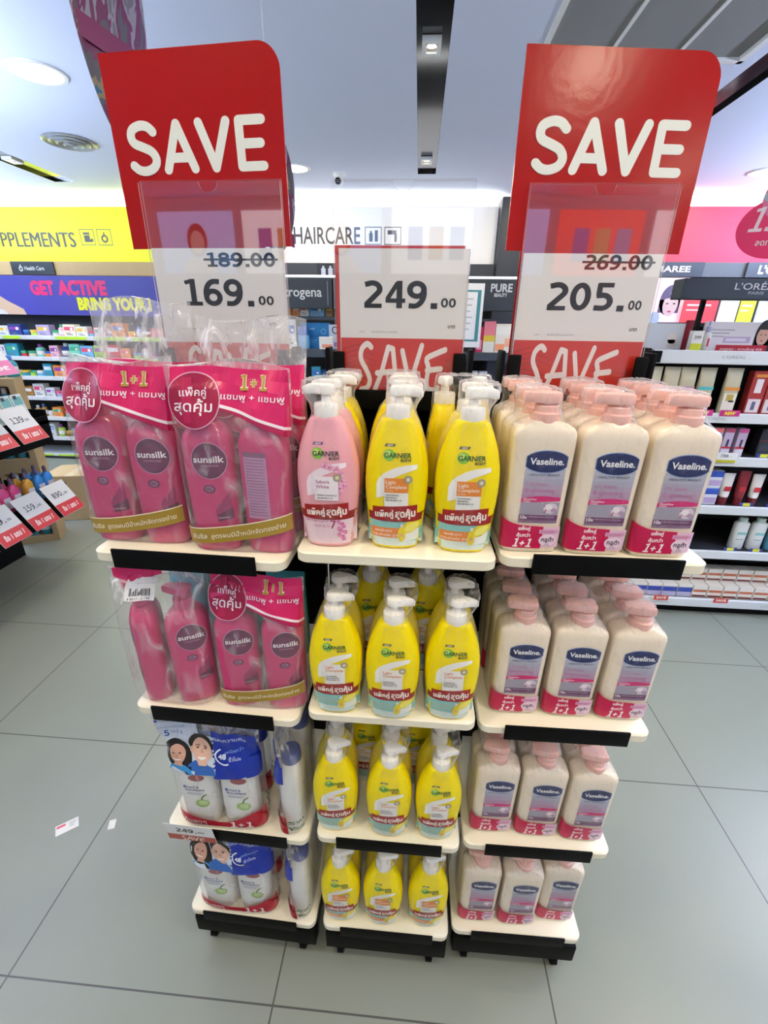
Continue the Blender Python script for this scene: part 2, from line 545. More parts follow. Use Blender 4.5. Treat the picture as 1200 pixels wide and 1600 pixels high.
def lotion_label(kind):
    """prints of the front: brand roundel, panel, red banner, lower picture"""
    mb = MB()
    f_ = [GP.front(.0004 + .00022 * k) for k in range(6)]
    f = [(lambda x, z, g=g: g(x, z + .0065)) for g in f_]      # upper prints
    dark = ink('#3a3226'); grn = ink('#8cc63f'); gd = ink('#1f5a1e')
    mb.poly([(-.0175, .1555), (-.0035, .1555), (-.0015, .1595), (-.0155, .1595)], ink('#5a4a20' if kind != 'pink' else '#7b3c86'), f[0])
    mb.text('NEW', -.0095, .1562, .0026, ink('#f5f0e0'), f[1], bold=.02, align='C', shear=.2)
    mb.disc(-.0105, .1435, .0085, .0085, grn, f[0])
    mb.disc(-.0125, .1455, .0045, .0045, ink('#c5e06a'), f[1], n=16)
    mb.text('GARNIER', -.0175, .1400, .0068, gd if kind != 'pink' else ink('#333333'), f[2], bold=.022, width=.0385)
    mb.text('BODY', .0215, .1345, .0038, dark, f[2], bold=.035, align='R')
    sw = ink('#f4f2ea') if kind != 'pink' else ink('#f6e3ea')
    # swoosh of cream
    mb.band(-.0285, .0300, lambda u: .092 + .036 * u ** .55 - .004, lambda u: .100 + .030 * u ** .45 + .004 * math.sin(3.1 * u), sw, f[0], nu=18)
    mb.band(-.0285, -.012, lambda u: .078 + .006 * u, lambda u: .100 + .012 * u, sw, f[0], nu=6)
    if kind == 'pink':
        for i, (dx, dz) in enumerate(((.006, .124), (.016, .121), (.022, .113), (.024, .103), (.021, .092), (.0, .126), (.026, .096), (.018, .084))):
            for k in range(5):
                a = 2 * PI * k / 5 + i
                mb.disc(dx + .0032 * math.cos(a), dz + .0032 * math.sin(a), .0028, .0022, ink('#f3b9cf' if k % 2 else '#e89ab9'), f[1], n=10, k=1)
            mb.disc(dx, dz, .0012, .0012, ink('#b33a68'), f[2], n=8, k=1)
        mb.rect(-.0165, .0185, .073, .110, ink('#f8eef0'), f[3])
        mb.text('Sakura', -.0145, .0995, .0052, ink('#c0619a'), f[4], bold=.01)
        mb.text('White', -.0145, .0920, .0052, ink('#c0619a'), f[4], bold=.01)
        mb.text('PINKISH RADIANCE', -.0135, .0800, .0023, ink('#5a5a5a'), f[4], bold=.015)
        mb.text('SERUM MILK UV', -.0135, .0755, .0023, ink('#5a5a5a'), f[4], bold=.015)
    else:
        top = '#e9892b' if kind == 'orange' else '#f6f3ea'
        tx = '#fff4e0' if kind == 'orange' else '#e08434'
        mb.rect(-.0165, .0185, .066, .090, ink('#f6f3ea'), f[2])
        mb.rect(-.0165, .0185, .088, .110, ink(top), f[3])
        mb.text('Light', -.0145, .1015, .0052, ink(tx), f[4], bold=.01)
        mb.text('Complete', -.0145, .0945, .0052, ink(tx), f[4], bold=.01)
        if kind == 'orange': mb.text('EXTRA', -.0145, .0898, .0024, ink('#ffe2b8'), f[4])
        for t, z in (('WHITENING', .0830), ('REPAIRING' if kind == 'orange' else 'MOISTURIZING', .0790), ('SERUM MILK UV', .0750)):
            mb.text(t, -.0145, z, .0023, ink('#5c5c5c'), f[4], bold=.02)
    mb.disc(.0175, .1085, .0062, .0062, ink('#b7ab8c'), f[4], n=18, k=1)
    mb.ringp(.0175, .1085, .0054, .0054, .0007, ink('#8f8468'), f[5], n=18)
    mb.disc(.0175, .1085, .0024, .0024, ink('#e4dcc2'), f[5], n=12, k=1)
    f = f_
    # printed lower sleeve
    if kind == 'pink':
        mb.band(-.0425, .0425, lambda u: .006, lambda u: .054, ink('#f3d7dc'), f[0], nu=18, nv=6)
        mb.text('เผยผิวดูใส', -.034, .0440, .0042, ink('#d98cab'), f[2], bold=.01, width=.036)
        mb.text('อมชมพู ใน', -.020, .0355, .0042, ink('#d98cab'), f[2], bold=.01, width=.024)
        figures(mb, '7', .0045, .0335, .0135, ink('#b0275d'), f[2], w=.17)
        for i in range(9):
            cx, cz = .018 + .0045 * (i % 3) * (1 if i % 2 else .7), .044 - .0036 * i
            for k in range(5):
                a = 2 * PI * k / 5 + i
                mb.disc(cx + .0022 * math.cos(a), cz + .0022 * math.sin(a), .0020, .0016, ink('#d86f9d' if (i + k) % 3 else '#eaa6c4'), f[2], n=8, k=1)
    else:
        mb.band(-.0425, .0425, lambda u: .006, lambda u: .056, ink('#8fcfc4' if kind != 'dull' else '#9bbfb2'), f[0], nu=18, nv=6)
        mb.band(-.0415, .0415, lambda u: .006, lambda u: .018 + .004 * math.sin(5 * u), ink('#dbe9dd'), f[1], nu=18)
        mb.text('ผิวขาวกระจ่างใส', -.033, .0475, .0030, ink('#e8f4ee'), f[2], width=.036)
        if kind == 'orange':
            mb.band(-.036, .010, lambda u: .0205, lambda u: .0375, ink('#ec8a3c'), f[2], nu=10)
            mb.text('เผยผิวขาว', -.030, .0305, .0037, ink('#fff6e6'), f[3], bold=.012, width=.026)
            mb.text('กระจ่างใส 2X', -.034, .0230, .0037, ink('#fff6e6'), f[3], bold=.012, width=.040)
        else:
            mb.text('ลดจุดด่างดำ', -.032, .0360, .0036, ink('#e9b68c'), f[2], bold=.012, width=.034)
            mb.text('ผิวนุ่มชุ่มชื้น 2X', -.032, .0270, .0036, ink('#e9b68c'), f[2], bold=.012, width=.036)
        # lemon slice and a small drawing of the bottle
        mb.disc(.0245, .0400, .0160, .0095, ink('#e6d21e'), f[2], rot=.5)
        mb.disc(.0250, .0392, .0120, .0062, ink('#f2e76a'), f[3], rot=.5, n=20)
        mb.band(.004, .036, lambda u: .016, lambda u: .026 + .010 * u, ink('#eef1e6'), f[2], nu=8)
        mb.disc(.0105, .0270, .0058, .0125, ink('#f0d70c'), f[4], n=18)
        mb.rect(.0085, .0125, .0385, .0445, ink('#f2efe6'), f[4], nu=1, nv=1)
        mb.disc(.0105, .0255, .0030, .0030, ink('#e9b070'), f[5], n=10, k=1)
    # slanting red banner with the value-pack words
    mb.band(-.0435, .0435, lambda u: .0480 + .006 * (u - .5) ** 2, lambda u: .0610 + .006 * (u - .5) ** 2, ink('#8d1512'), f[3], nu=20)
    mb.band(-.0340, .0325, lambda u: .0560, lambda u: .0710 + .0045 * u, ink('#a01713'), f[4], nu=16)
    mb.band(-.0345, .0315, lambda u: .0500, lambda u: .0605, ink('#a01713'), f[4], nu=10)
    mb.text('แพ็คคู่', -.0300, .0550, .0085, ink('#f7efe2'), f[5], bold=.035, width=.0275, rot=.05)
    mb.text('สุดคุ้ม', .0000, .0558, .0102, ink('#f7efe2'), f[5], bold=.04, width=.0305, rot=.05)
    return mb
def shrink_rings(prof, pitch, zs, top, grow=.0022, n=None, N=44):
    rs = []
    for z in zs:
        a, b = prof.at(z)[:2]
        rs.append(sring(a + grow, b + grow + pitch / 2, n or prof.n, N, 0, pitch / 2, max(z, .0006)))
    for z, a, b, cx in top:
        rs.append(sring(a, b + pitch / 2, 2.6, N, cx, pitch / 2, z))
    return rs
def crumple(rs, amp, k=1.0):
    out = []
    for r in rs:
        q = []
        for i, (x, y, z) in enumerate(r):
            w = amp * max(0, min(1, (z - .17) / .04))
            q.append((x + w * math.sin(230 * z * k + 1.7 * i) * .8, y + w * math.cos(190 * z * k + 2.3 * i) * .6, z + w * .5 * math.sin(i * 2.1)))
        out.append(q)
    return out
GPITCH = .056
def lotion_pack(kind, body, nozzle=1):
    root = thing('lotion_twin_pack', '', 'lotion pack', group='yellow lotion twin packs on the centre stand')
    for k in (0, 1):
        b = GP.mesh(body).build('lotion_bottle', root, 50, (0, k * GPITCH, 0))
        p = lotion_pump().build('pump', b, 40)
        if nozzle < 0: p.rotation_euler = (0, 0, PI)
        lb = lotion_label(kind)
        lb.build('front_label', b)
    s_ = nozzle
    rs = shrink_rings(GP, GPITCH, [.0006, .02, .05, .08, .11, .14, .16, .175, .19],
                      [(.203, .0215, .0215, .002 * s_), (.216, .0225, .020, .004 * s_), (.227, .026, .0185, .008 * s_), (.238, .0285, .0175, .0095 * s_), (.2465, .0270, .0150, .009 * s_), (.2475, .0150, .009, .006 * s_)])
    MB().rings(crumple(rs, .0016), FILM_SHRINK, False, True).build('shrink_film', root, 60)
    return root

# ------------------------------------------------------------------ cream bottles with peach pumps of the outer stand
VP = Profile([(0, .0395, .0215), (.003, .0415, .0235), (.012, .0425, .0242), (.08, .0436, .0247), (.165, .0448, .0250), (.178, .0449, .0250), (.185, .0438, .0243), (.190, .0405, .0228),
              (.195, .0320, .0205), (.1985, .0240, .0190), (.2000, .0200, .0182)], 5.2)
def peach_pump():
    mb = MB(); m = M['peach']
    mb.lathe([(.197, .0195), (.1985, .0200), (.2095, .0196), (.2110, .0180), (.2115, .0165), (.2195, .0160), (.2205, .0150), (.2210, .0085), (.2250, .0085)], m, n=26)
    mb.rings([[(x * s_, y * s_, z) for x, y in ((.0165, -.0125), (.0175, 0), (.0165, .0125), (.004, .0150), (-.012, .0130), (-.032, .0085), (-.0340, .006), (-.0340, -.006), (-.032, -.0085), (-.012, -.0130), (.004, -.0150))]
              for z, s_ in ((.2240, .95), (.2255, 1.0), (.2350, 1.0), (.2375, .95), (.2382, .8))], m)
    return mb
def cream_label():
    mb = MB()
    f = [VP.front(.0004 + .00022 * k) for k in range(6)]
    x0, x1 = -.0235, .0335
    cols = ['#b9bcc8', '#b3b4c2', '#aeabbc', '#b3a3b7', '#ba9ab3', '#b690ac']
    zt, zb = .134, .088
    for i, c in enumerate(cols):
        a = zt - (zt - zb) * i / 6; b = zt - (zt - zb) * (i + 1) / 6
        mb.rect(x0, x1, b, a, ink(c), f[0], nu=5, nv=1)
    mb.band(x0, x1, lambda u: .082 + .003 * u, lambda u: .0885 + .003 * math.sin(PI * u) + .002 * u, ink('#d4246f'), f[1], nu=12)
    mb.rect(x0, x1, .062, .083, ink('#a59fae'), f[0], nu=5, nv=2)
    mb.disc(.021, .0735, .0105, .0085, ink('#e3d0dc'), f[1], n=18)
    mb.disc(.018, .0755, .0055, .0045, ink('#f5ecf0'), f[2], n=14)
    mb.disc(.026, .0705, .0045, .0035, ink('#b99ab4'), f[2], n=12, k=1)
    mb.rect(x0, x1, .054, .0625, ink('#6d3a63'), f[1], nu=5, nv=1)
    mb.rect(x0, x1, .0495, .054, ink('#8b6a86'), f[1], nu=5, nv=1)
    navy = ink('#16255c')
    cx, cz = .0050, .1445
    ov = lambda u, k: (.0158 * math.sqrt(1 - .80 * (2 * u - 1) ** 2)) * k
    mb.band(cx - .0295, cx + .0295, lambda u: cz - ov(u, 1.08), lambda u: cz + ov(u, 1.08), ink('#9db0d8'), f[1], nu=20, nv=2)
    mb.band(cx - .0285, cx + .0285, lambda u: cz - ov(u, 1), lambda u: cz + ov(u, 1), navy, f[2], nu=20, nv=2)
    mb.text('Vaseline.', cx, .1407, .0092, ink('#f4f5f8'), VP.front(.0017), bold=.026, align='C', width=.0480)
    mb.text('HEALTHY BRIGHT', cx, .1235, .0031, ink('#5c6076'), f[2], bold=.01, align='C', width=.043)
    mb.text('UV Extra', x0 + .004, .1085, .0064, ink('#c987b0'), f[2], width=.031)
    mb.text('Brightening', x0 + .004, .0980, .0064, ink('#c17aa6'), f[2], width=.042)
    mb.text('GlutaGlow', x0 + .003, .0860, .0030, ink('#f7e6ee'), f[2], bold=.02)
    mb.text('Lotion', x0 + .003, .0828, .0028, ink('#f7e6ee'), f[2], bold=.02)
    mb.text('7', .011, .066, .0120, ink('#b04a5c'), f[2])
    mb.text('10x', x0 + .002, .0560, .0052, ink('#f4e8f0'), f[2], bold=.03)
    mb.text('เพื่อผิวกระจ่างใส', -.010, .0585, .0022, ink('#d9c4d4'), f[2], width=.038)
    return mb
VPITCH = .050
VF = Profile([(z, a + .002, b + .002) for z, a, b in VP.rows], 5.2)
def cream_sleeve():
    """value-pack band printed on the film: crimson with 1+1, lilac panel beside it"""
    mb = MB(); w = VF.wrap(.0012); w2 = VF.wrap(.0016)
    # crimson part wraps over the left corner
    def g(u, v):
        t = -84 + 87 * u
        lo = .0080
        hi = .0560 - .0115 * u + .002 * math.sin(3 * u)
        return w(t, lo + (hi - lo) * v)
    mb.grid(g, 30, 4, ink('#c20f48'))
    f = [VF.front(.0014 + .00022 * k) for k in range(5)]
    red = ink('#c20f48')
    mb.band(-.038, .006, lambda u: .0080, lambda u: .0465 - .002 * u, red, f[0], nu=12)
    mb.poly([(.0058, .0080), (.0100, .0080), (.0072, .0180), (.0060, .0260), (.0092, .0340), (.0080, .0445), (.0058, .0445)], red, f[0])
    mb.band(.0060, .0410, lambda u: .0100, lambda u: .0440 - .012 * (1 - u) * (1 - u) * 0, ink('#e6bfd2'), VF.front(.0010), nu=8)
    mb.disc(.0235, .0225, .0130, .0100, ink('#efd6e2'), f[0], n=20)
    mb.rect(.0095, .0375, .0335, .0400, ink('#dba0be'), f[0], nu=4, nv=1)
    mb.text('ผิวกระจ่างใส 7', .0115, .0355, .0024, ink('#b5467d'), f[1], width=.024)
    mb.text('กลูต้า', .0235, .0205, .0062, ink('#5f4557'), f[1], bold=.03, align='C', width=.019)
    mb.text('โลชั่น', .0235, .0135, .0030, ink('#8b7283'), f[1], align='C')
    wt = ink('#fbf1f2')
    mb.text('แพ็คคู่', -.0045, .0385, .0052, wt, f[1], bold=.03, align='R', width=.0175)
    mb.text('คุ้มกว่า', -.0030, .0275, .0052, wt, f[1], bold=.03, align='R', width=.0205)
    figures(mb, '1+1', -.0290, .0100, .0145, wt, f[1], w=.2, width=.0290, shear=.25)
    return mb
def cream_pack(sleeve_turn=False):
    root = thing('lotion_twin_pack', '', 'lotion pack', group='cream lotion twin packs on the peach pump stand')
    for k in (0, 1):
        b = VP.mesh(M['cream'], 64).build('lotion_bottle', root, 45, (0, k * VPITCH, 0))
        peach_pump().build('pump', b, 40)
        cream_label().build('front_label', b)
    rs = shrink_rings(VP, VPITCH, [.0006, .012, .08, .165, .178, .187, .193],
                      [(.1985, .036, .0225, -.001), (.206, .0295, .0235, -.004), (.216, .0285, .0225, -.0065), (.228, .0300, .0200, -.0085), (.2405, .0290, .0170, -.0085), (.2425, .016, .010, -.006)], n=5.2)
    fl = MB().rings(crumple(rs, .0018), FILM_SHRINK, False, True).build('shrink_film', root, 60)
    sl = cream_sleeve()
    o = sl.build('printed_sleeve', fl)
    if sleeve_turn:
        pass
    return root

# ------------------------------------------------------------------ shampoo bottles in clear printed bags (the outer stand on the other side)
SP = Profile(smooth_rows([(0, .0335, .0215), (.004, .0355, .0245), (.05, .0368, .0255), (.12, .0378, .0258), (.165, .0376, .0256), (.180, .0360, .0250), (.190, .0315, .0228), (.200, .0235, .0195), (.205, .0170, .0160)], 2), 3.0)
def shampoo_pump(m):
    mb = MB()
    mb.lathe([(.203, .0168), (.2045, .0174), (.2210, .0170), (.2225, .0160), (.2230, .0075), (.2320, .0072)], m, n=24)
    mb.rings([[(x * s_, y * s_, z) for x, y in ((.0135, -.010), (.0150, 0), (.0135, .010), (0, .0135), (-.012, .0115), (-.034, .0065), (-.036, 0), (-.034, -.0065), (-.012, -.0115), (0, -.0135))]
              for z, s_ in ((.2310, .95), (.2325, 1.0), (.2415, 1.0), (.2440, .9))], m)
    return mb
def shampoo_front_label():
    mb = MB(); f = [SP.front(.0004 + .00022 * k) for k in range(5)]
    q = .0055
    mb.disc(q, .1500, .0260, .0285, ink('#c98bb0'), f[0], n=32)
    mb.disc(q, .1500, .0248, .0272, ink('#5e1440'), f[1], n=32)
    mb.disc(q, .1470, .0225, .0210, ink('#6d1a4c'), f[2], n=28)
    mb.text('sunsilk', q, .1480, .0095, ink('#f6eef2'), f[3], bold=.022, align='C', width=.0445)
    mb.text('CO-CREATIONS', q, .1415, .0026, ink('#d4a5c0'), f[3], align='C', width=.026)
    mb.disc(.001, .1060, .0095, .0070, ink('#6a2048'), f[0], n=18, k=1)
    mb.disc(.001, .1060, .0065, .0048, ink('#b06a92'), f[1], n=16, k=1)
    for i in range(3):
        mb.rect(-.004, .006 - i * .001, .1035 + .002 * i, .1045 + .002 * i, ink('#3f102c'), f[2], nu=2, nv=1)
    # plum flourish running down the side
    mb.band(.006, .030, lambda u: .060 + .012 * u, lambda u: .072 + .030 * u, ink('#a51a5e'), f[0], nu=10)
    mb.band(.008, .031, lambda u: .052 + .004 * u, lambda u: .064 + .010 * u, ink('#6a1844'), f[1], nu=10)
    for i, (t, z) in enumerate((('SOFT', .0790), ('SMOOTH', .0735), ('SHAMPOO', .0570))):
        mb.text(t, .009, z, .0028, ink('#e7b8d0' if i == 2 else '#7c2452'), f[2], width=.017)
    return mb
def shampoo_back_label():
    mb = MB(); f = [SP.front(.0004 + .00022 * k) for k in range(4)]
    mb.band(-.0250, .0110, lambda u: .060, lambda u: .1650, ink('#c48bb0'), f[0], nu=8, nv=6)
    mb.band(-.0250, .0110, lambda u: .1580, lambda u: .1655, ink('#8a5a78'), f[1], nu=8)
    for i in range(20):
        z = .153 - .0046 * i
        mb.rect(-.0225, .0085 - .004 * R_.random(), z, z + .0018, ink('#9b6f8c'), f[1], nu=4, nv=1)
    return mb
class Bag:
    def __init__(s, w, h, d, body=.20, seed=0, amp=.0022, flare=.004, lean=0.0):
        s.w, s.h, s.d, s.seed, s.amp, s.lean = w, h, d, seed, amp, lean
        s.rows = smooth_rows([(.0008, w - .007, d * .86), (.012, w - .001, d), (.06, w, d * 1.02), (body - .02, w, d * 1.02), (body + .02, w, d * .80), (body + .055, w + .001, d * .42), (h - .022, w + flare, .0065), (h - .008, w + flare * 1.4, .0026), (h, w + flare * 1.4, .0022)], 5)
        s.P = Profile(s.rows, 3.4)
    def wr(s, x, z):
        k = max(.15, min(1.0, (z - .12) / .12))
        q = s.seed
        v = math.sin(52 * x + 31 * z + q) + .7 * math.sin(-88 * x + 60 * z + 2 * q) + .5 * math.sin(140 * x + 95 * z + q * 3)
        top = max(0.0, (z - (s.h - .10)) / .10)
        return s.amp * k * v + top * (.007 * math.sin(30 * x + q) + s.lean)
    def front(s, off=.0010):
        f = s.P.front(off)
        def g(x, z):
            p = f(x, z)
            return (x, p[1] + s.wr(x, z), z)
        return g
    def mesh(s, m, N=64):
        rs = []
        for z, a, b in s.rows:
            r = []
            for x, y, zz in sring(a, b, 3.4, N, z=z):
                fz = zz + (max(0, (z - (s.h - .03)) / .03) * .006 * math.sin(40 * x + s.seed))
                r.append((x, y + s.wr(x, z), fz))
            rs.append(r)
        return MB().rings(rs, m, True, True)
def pink_bag_print(bg):
    w_ = bg.w / .0895
    mb = MB(); f = [(lambda x, z, g=bg.front(.0026 + .0004 * k): g(x * w_, z)) for k in range(6)]
    hot = ink('#d9185f'); w = ink('#f8ecf0')
    # header band that swings down to the far side
    mb.band(-.080, .090, lambda u: .237 - .010 * u if u < .35 else .2335 - .038 * ((u - .35) / .65) ** 1.3, lambda u: .281 + .002 * math.sin(6 * u), hot, f[0], nu=26, nv=5)
    mb.band(-.040, .090, lambda u: .2380 - .0385 * u ** 1.25 - .003, lambda u: .2380 - .0385 * u ** 1.25 + .0015, w, f[1], nu=20, nv=1)
    mb.band(-.040, .090, lambda u: .2350 - .0385 * u ** 1.25 - .010 * u, lambda u: .2350 - .0385 * u ** 1.25, ink('#b50f4b'), f[0], nu=20, nv=1)
    # roundel
    mb.disc(-.0470, .2370, .0385, .0385, ink('#e7b9cb'), f[2], n=40, k=8)
    mb.disc(-.0470, .2370, .0370, .0370, ink('#a3123f'), f[3], n=40, k=8)
    mb.band(-.0625, -.0495, lambda u: .207, lambda u: .268, ink('#b8184c'), f[4], nu=3, nv=4)
    mb.text('แพ็คคู่', -.0470, .2435, .0095, w, f[5], bold=.012, align='C', width=.0360)
    mb.text('สุดคุ้ม', -.0470, .2230, .0135, w, f[5], bold=.012, align='C', width=.0560)
    for dx, c, ww in ((.0012, '#f5ead2', .30), (0, '#b4953a', .20)):
        figures(mb, '1+1', .0195, .2520, .0205, ink(c), f[4 if ww < .25 else 3], w=ww, width=.0420)
    mb.text('แชมพู + แชมพู', -.0080, .2400, .0078, w, f[4], bold=.010, width=.0930, rot=-.03)
    parts = [mb]; mb = MB(); parts.append(mb)
    # gold band with the small words
    lo = lambda u: .0140 + .030 * u ** 1.5
    mb.band(-.087, .086, lambda u: lo(u), lambda u: lo(u) + .0255, ink('#a5862b'), f[2], nu=26, nv=3)
    mb.band(-.087, .086, lambda u: lo(u) + .0255, lambda u: lo(u) + .0275, ink('#e9dcc0'), f[3], nu=26, nv=1)
    def g(x, z):
        u = (x + .087) / .173
        return f[4](x, z + lo(u) + .0085)
    mb.text('ซันซิล', -.078, 0, .0078, ink('#f3e9cf'), g, bold=.012, width=.0260)
    mb.text('สูตรผมมีน้ำหนักจัดทรงง่าย', -.045, 0, .0070, ink('#f3e9cf'), g, bold=.008, width=.122)
    return parts
def pink_bag(h=.30, seed=1.0, backs=(False, False), turn=.10, lean=0.0, w=.0850, flare=.0018):
    root = thing('shampoo_twin_bag', '', 'shampoo pack', group='magenta shampoo twin bags')
    bg = Bag(w, h, .0300, seed=seed, lean=lean, flare=flare)
    for k, x in enumerate((-.0430, .0430)):
        b = SP.mesh(M['magenta'], 44).build('shampoo_bottle', root, 50, (x, 0, 0))
        b.rotation_euler = (0, 0, turn if not backs[k] else -.06)
        p = shampoo_pump(M['magpump']).build('pump', b, 40)
        (shampoo_back_label() if backs[k] else shampoo_front_label()).build('back_label' if backs[k] else 'front_label', b)
    fl = bg.mesh(FILM_BAG).build('bag_film', root, 70)
    for m_, n_ in zip(pink_bag_print(bg), ('header_print', 'gold_band_print')): m_.build(n_, fl)
    return root, bg
HP = Profile(smooth_rows([(0, .0350, .0215), (.004, .0372, .0245), (.06, .0385, .0258), (.12, .0380, .0255), (.150, .0362, .0248), (.165, .0310, .0222), (.175, .0240, .0190), (.178, .0200, .0178)], 2), 3.0)
def white_label():
    mb = MB(); f = [HP.front(.0004 + .00022 * k) for k in range(5)]
    nav = ink('#44559a')
    mb.disc(.008, .1480, .0170, .0085, ink('#9c2a33'), f[0], n=20)
    mb.disc(-.020, .1205, .0038, .0045, ink('#3f57a5'), f[0], n=14, k=1)
    mb.text('head &', -.0145, .1190, .0062, nav, f[1], bold=.022)
    mb.text('shoulders', -.0210, .1100, .0062, nav, f[1], bold=.022, width=.042)
    for i in range(2):
        mb.rect(-.018, .018 - .006 * i, .1030 - .004 * i, .1045 - .004 * i, ink('#8f97bd'), f[1], nu=3, nv=1)
    mb.disc(.0120, .0720, .0150, .0125, ink('#9cc35e'), f[0], n=22)
    mb.disc(.0140, .0740, .0095, .0075, ink('#c7dd93'), f[1], n=18, k=1)
    mb.stroke([(.012, .0845), (.016, .094), (.023, .0985)], .0035, ink('#4c7a35'), f[1], smooth=3)
    mb.band(-.034, .034, lambda u: .030, lambda u: .040 + .006 * u, ink('#e8ecd8'), f[0], nu=8)
    return mb
def couple_print(bg):
    """header photo: two smiling people, blue panel; red foot band"""
    mb = MB(); f = [bg.front(.0022 + .0008 * k) for k in range(7)]
    blue = ink('#13309e')
    mb.band(.006, .097, lambda u: .170 - .008 * (1 - u) + .030 * max(0, u - .55) ** 1.4, lambda u: .276 - .004 * u, blue, f[0], nu=24, nv=14)
    mb.band(-.100, -.020, lambda u: .250 + .010 * u, lambda u: .300, ink('#cfd8e6'), f[0], nu=10)
    mb.band(-.096, .010, lambda u: .172, lambda u: .262, ink('#d7e2ee'), f[0], nu=24, nv=14)
    # woman
    hair = ink('#1b1512'); sk = ink('#d7a58c'); sk2 = ink('#e3b79d')
    mb.disc(-.068, .2180, .0270, .0340, hair, f[1], n=24)
    mb.disc(-.048, .2020, .0110, .0320, hair, f[1], n=18)
    mb.disc(-.066, .2180, .0165, .0215, sk, f[2], n=22)
    mb.poly([(-.071, .205), (-.058, .205), (-.056, .190), (-.076, .190)], sk, f[2])
    mb.poly([(-.090, .172), (-.084, .190), (-.070, .194), (-.052, .194), (-.040, .186), (-.036, .172)], ink('#2a96d6'), f[2])
    mb.band(-.076, -.058, lambda u: .2075 - .002 * math.sin(PI * u), lambda u: .2085, ink('#f2eeea'), f[4], nu=6, nv=1)
    for dx in (-.0725, -.0600): mb.disc(dx, .2215, .0026, .0014, ink('#2a1c18'), f[4], n=8, k=1)
    mb.poly([(-.0672, .2190), (-.0650, .2190), (-.0640, .2125), (-.0685, .2125)], ink('#c8937a'), f[3])
    # man
    mb.disc(-.017, .2430, .0255, .0240, hair, f[2], n=24)
    mb.disc(-.015, .2290, .0210, .0270, sk2, f[3], n=24)
    mb.disc(-.037, .2270, .0040, .0070, sk2, f[2], n=12, k=1)
    mb.poly([(-.048, .172), (-.044, .196), (-.030, .206), (-.010, .200), (.006, .190), (.012, .172)], ink('#2f66b4'), f[2])
    mb.poly([(-.026, .208), (-.006, .206), (-.006, .196), (-.022, .196)], sk2, f[3])
    for dx in (-.024, -.008):
        mb.disc(dx, .2330, .0030, .0015, ink('#2a1c18'), f[5], n=8, k=1)
        mb.rect(dx - .0045, dx + .0045, .2370, .2384, hair, f[5], nu=2, nv=1, slant=.2)
    mb.poly([(-.0165, .2310), (-.0140, .2310), (-.0115, .2225), (-.0190, .2225)], ink('#cf9c80'), f[4])
    mb.band(-.0225, -.0060, lambda u: .2135 - .0025 * math.sin(PI * u), lambda u: .2160, ink('#f6f2ee'), f[5], nu=6, nv=1)
    wt = ink('#eaf2ff')
    mb.text('และความคัน', .012, .2560, .0085, wt, f[2], bold=.006, width=.064)
    mb.ringp(.030, .2190, .0190, .0190, .0034, wt, f[2], n=22, a0=1.9, a1=5.3)
    mb.text('48', .019, .2140, .0105, wt, f[3], bold=.03)
    mb.text('ชั่วโมง', .041, .2095, .0070, wt, f[3], width=.026, rot=.25)
    mb.text('เหนือกว่า', .034, .2240, .0060, ink('#9fc0ee'), f[3], width=.040, rot=.35)
    mb.text('5', -.088, .2580, .0150, ink('#2a57a6'), f[2], bold=.015)
    mb.text('เท่า', -.074, .2660, .0080, ink('#5578b4'), f[2], width=.022)
    mb.text('ปกป้องรังแค', -.098, .2800, .0060, ink('#7a93bd'), f[2], width=.052)
    mb.disc(-.098, .3000, .0042, .0030, ink('#31479a'), f[2], n=14, k=1)
    mb.text('head & shoulders', -.0905, .2990, .0030, ink('#6174b0'), f[2], width=.028)
    parts = [mb]; mb = MB(); parts.append(mb)
    # red foot band
    red = ink('#b5162c')
    mb.band(-.090, .097, lambda u: .010 + .004 * u, lambda u: .050 - .022 * math.sin(PI * min(1, u * 1.1)) + .030 * max(0, u - .6), red, f[0], nu=24, nv=3)
    mb.text('คุ้มสุดๆ', -.082, .0165, .0120, ink('#f2dcd8'), f[1], bold=.02, width=.052)
    figures(mb, '1+1', .022, .0140, .0180, ink('#f4e6e2'), f[1], w=.2, width=.052)
    return parts
def white_bag(h=.325, seed=2.0):
    root = thing('shampoo_twin_bag', '', 'shampoo pack', group='white shampoo twin bags')
    bg = Bag(.0960, h, .0310, body=.185, seed=seed, flare=.010, amp=.0024, lean=-.012)
    for x in (-.0470, .0430):
        b = HP.mesh(M['hswhite'], 40).build('shampoo_bottle', root, 50, (x, 0, 0))
        MB().lathe([(.176, .0205), (.178, .0215), (.2000, .0205), (.2030, .0180), (.2035, .008)], M['bluecap'], n=22).build('cap', b, 40)
        white_label().build('front_label', b)
    fl = bg.mesh(FILM_BAG).build('bag_film', root, 70)
    for m_, n_ in zip(couple_print(bg), ('photo_print', 'red_band_print')): m_.build(n_, fl)
    mb = MB(); w = bg.P.wrap(.0030)
    mb.grid(lambda u, v: w(36 + 52 * u, .012 + .050 * v * (1 - .5 * u)), 10, 3, ink('#b5162c'))
    mb.build('side_band_print', fl); mb = MB()
    mb.grid(lambda u, v: w(36 + 52 * u, .168 + .050 * v), 10, 3, ink('#13309e'))
    mb.build('side_print', fl); mb = MB(); g_ = lambda x, z: w(108 + x * 1400, z)
    mb.text('ราคา', -.014, .045, .011, ink('#3c5a34'), g_, bold=.02, width=.030); mb.text('พิเศษ', -.014, .025, .011, ink('#3c5a34'), g_, bold=.02, width=.030)
    mb.build('green_words', fl)
    return root

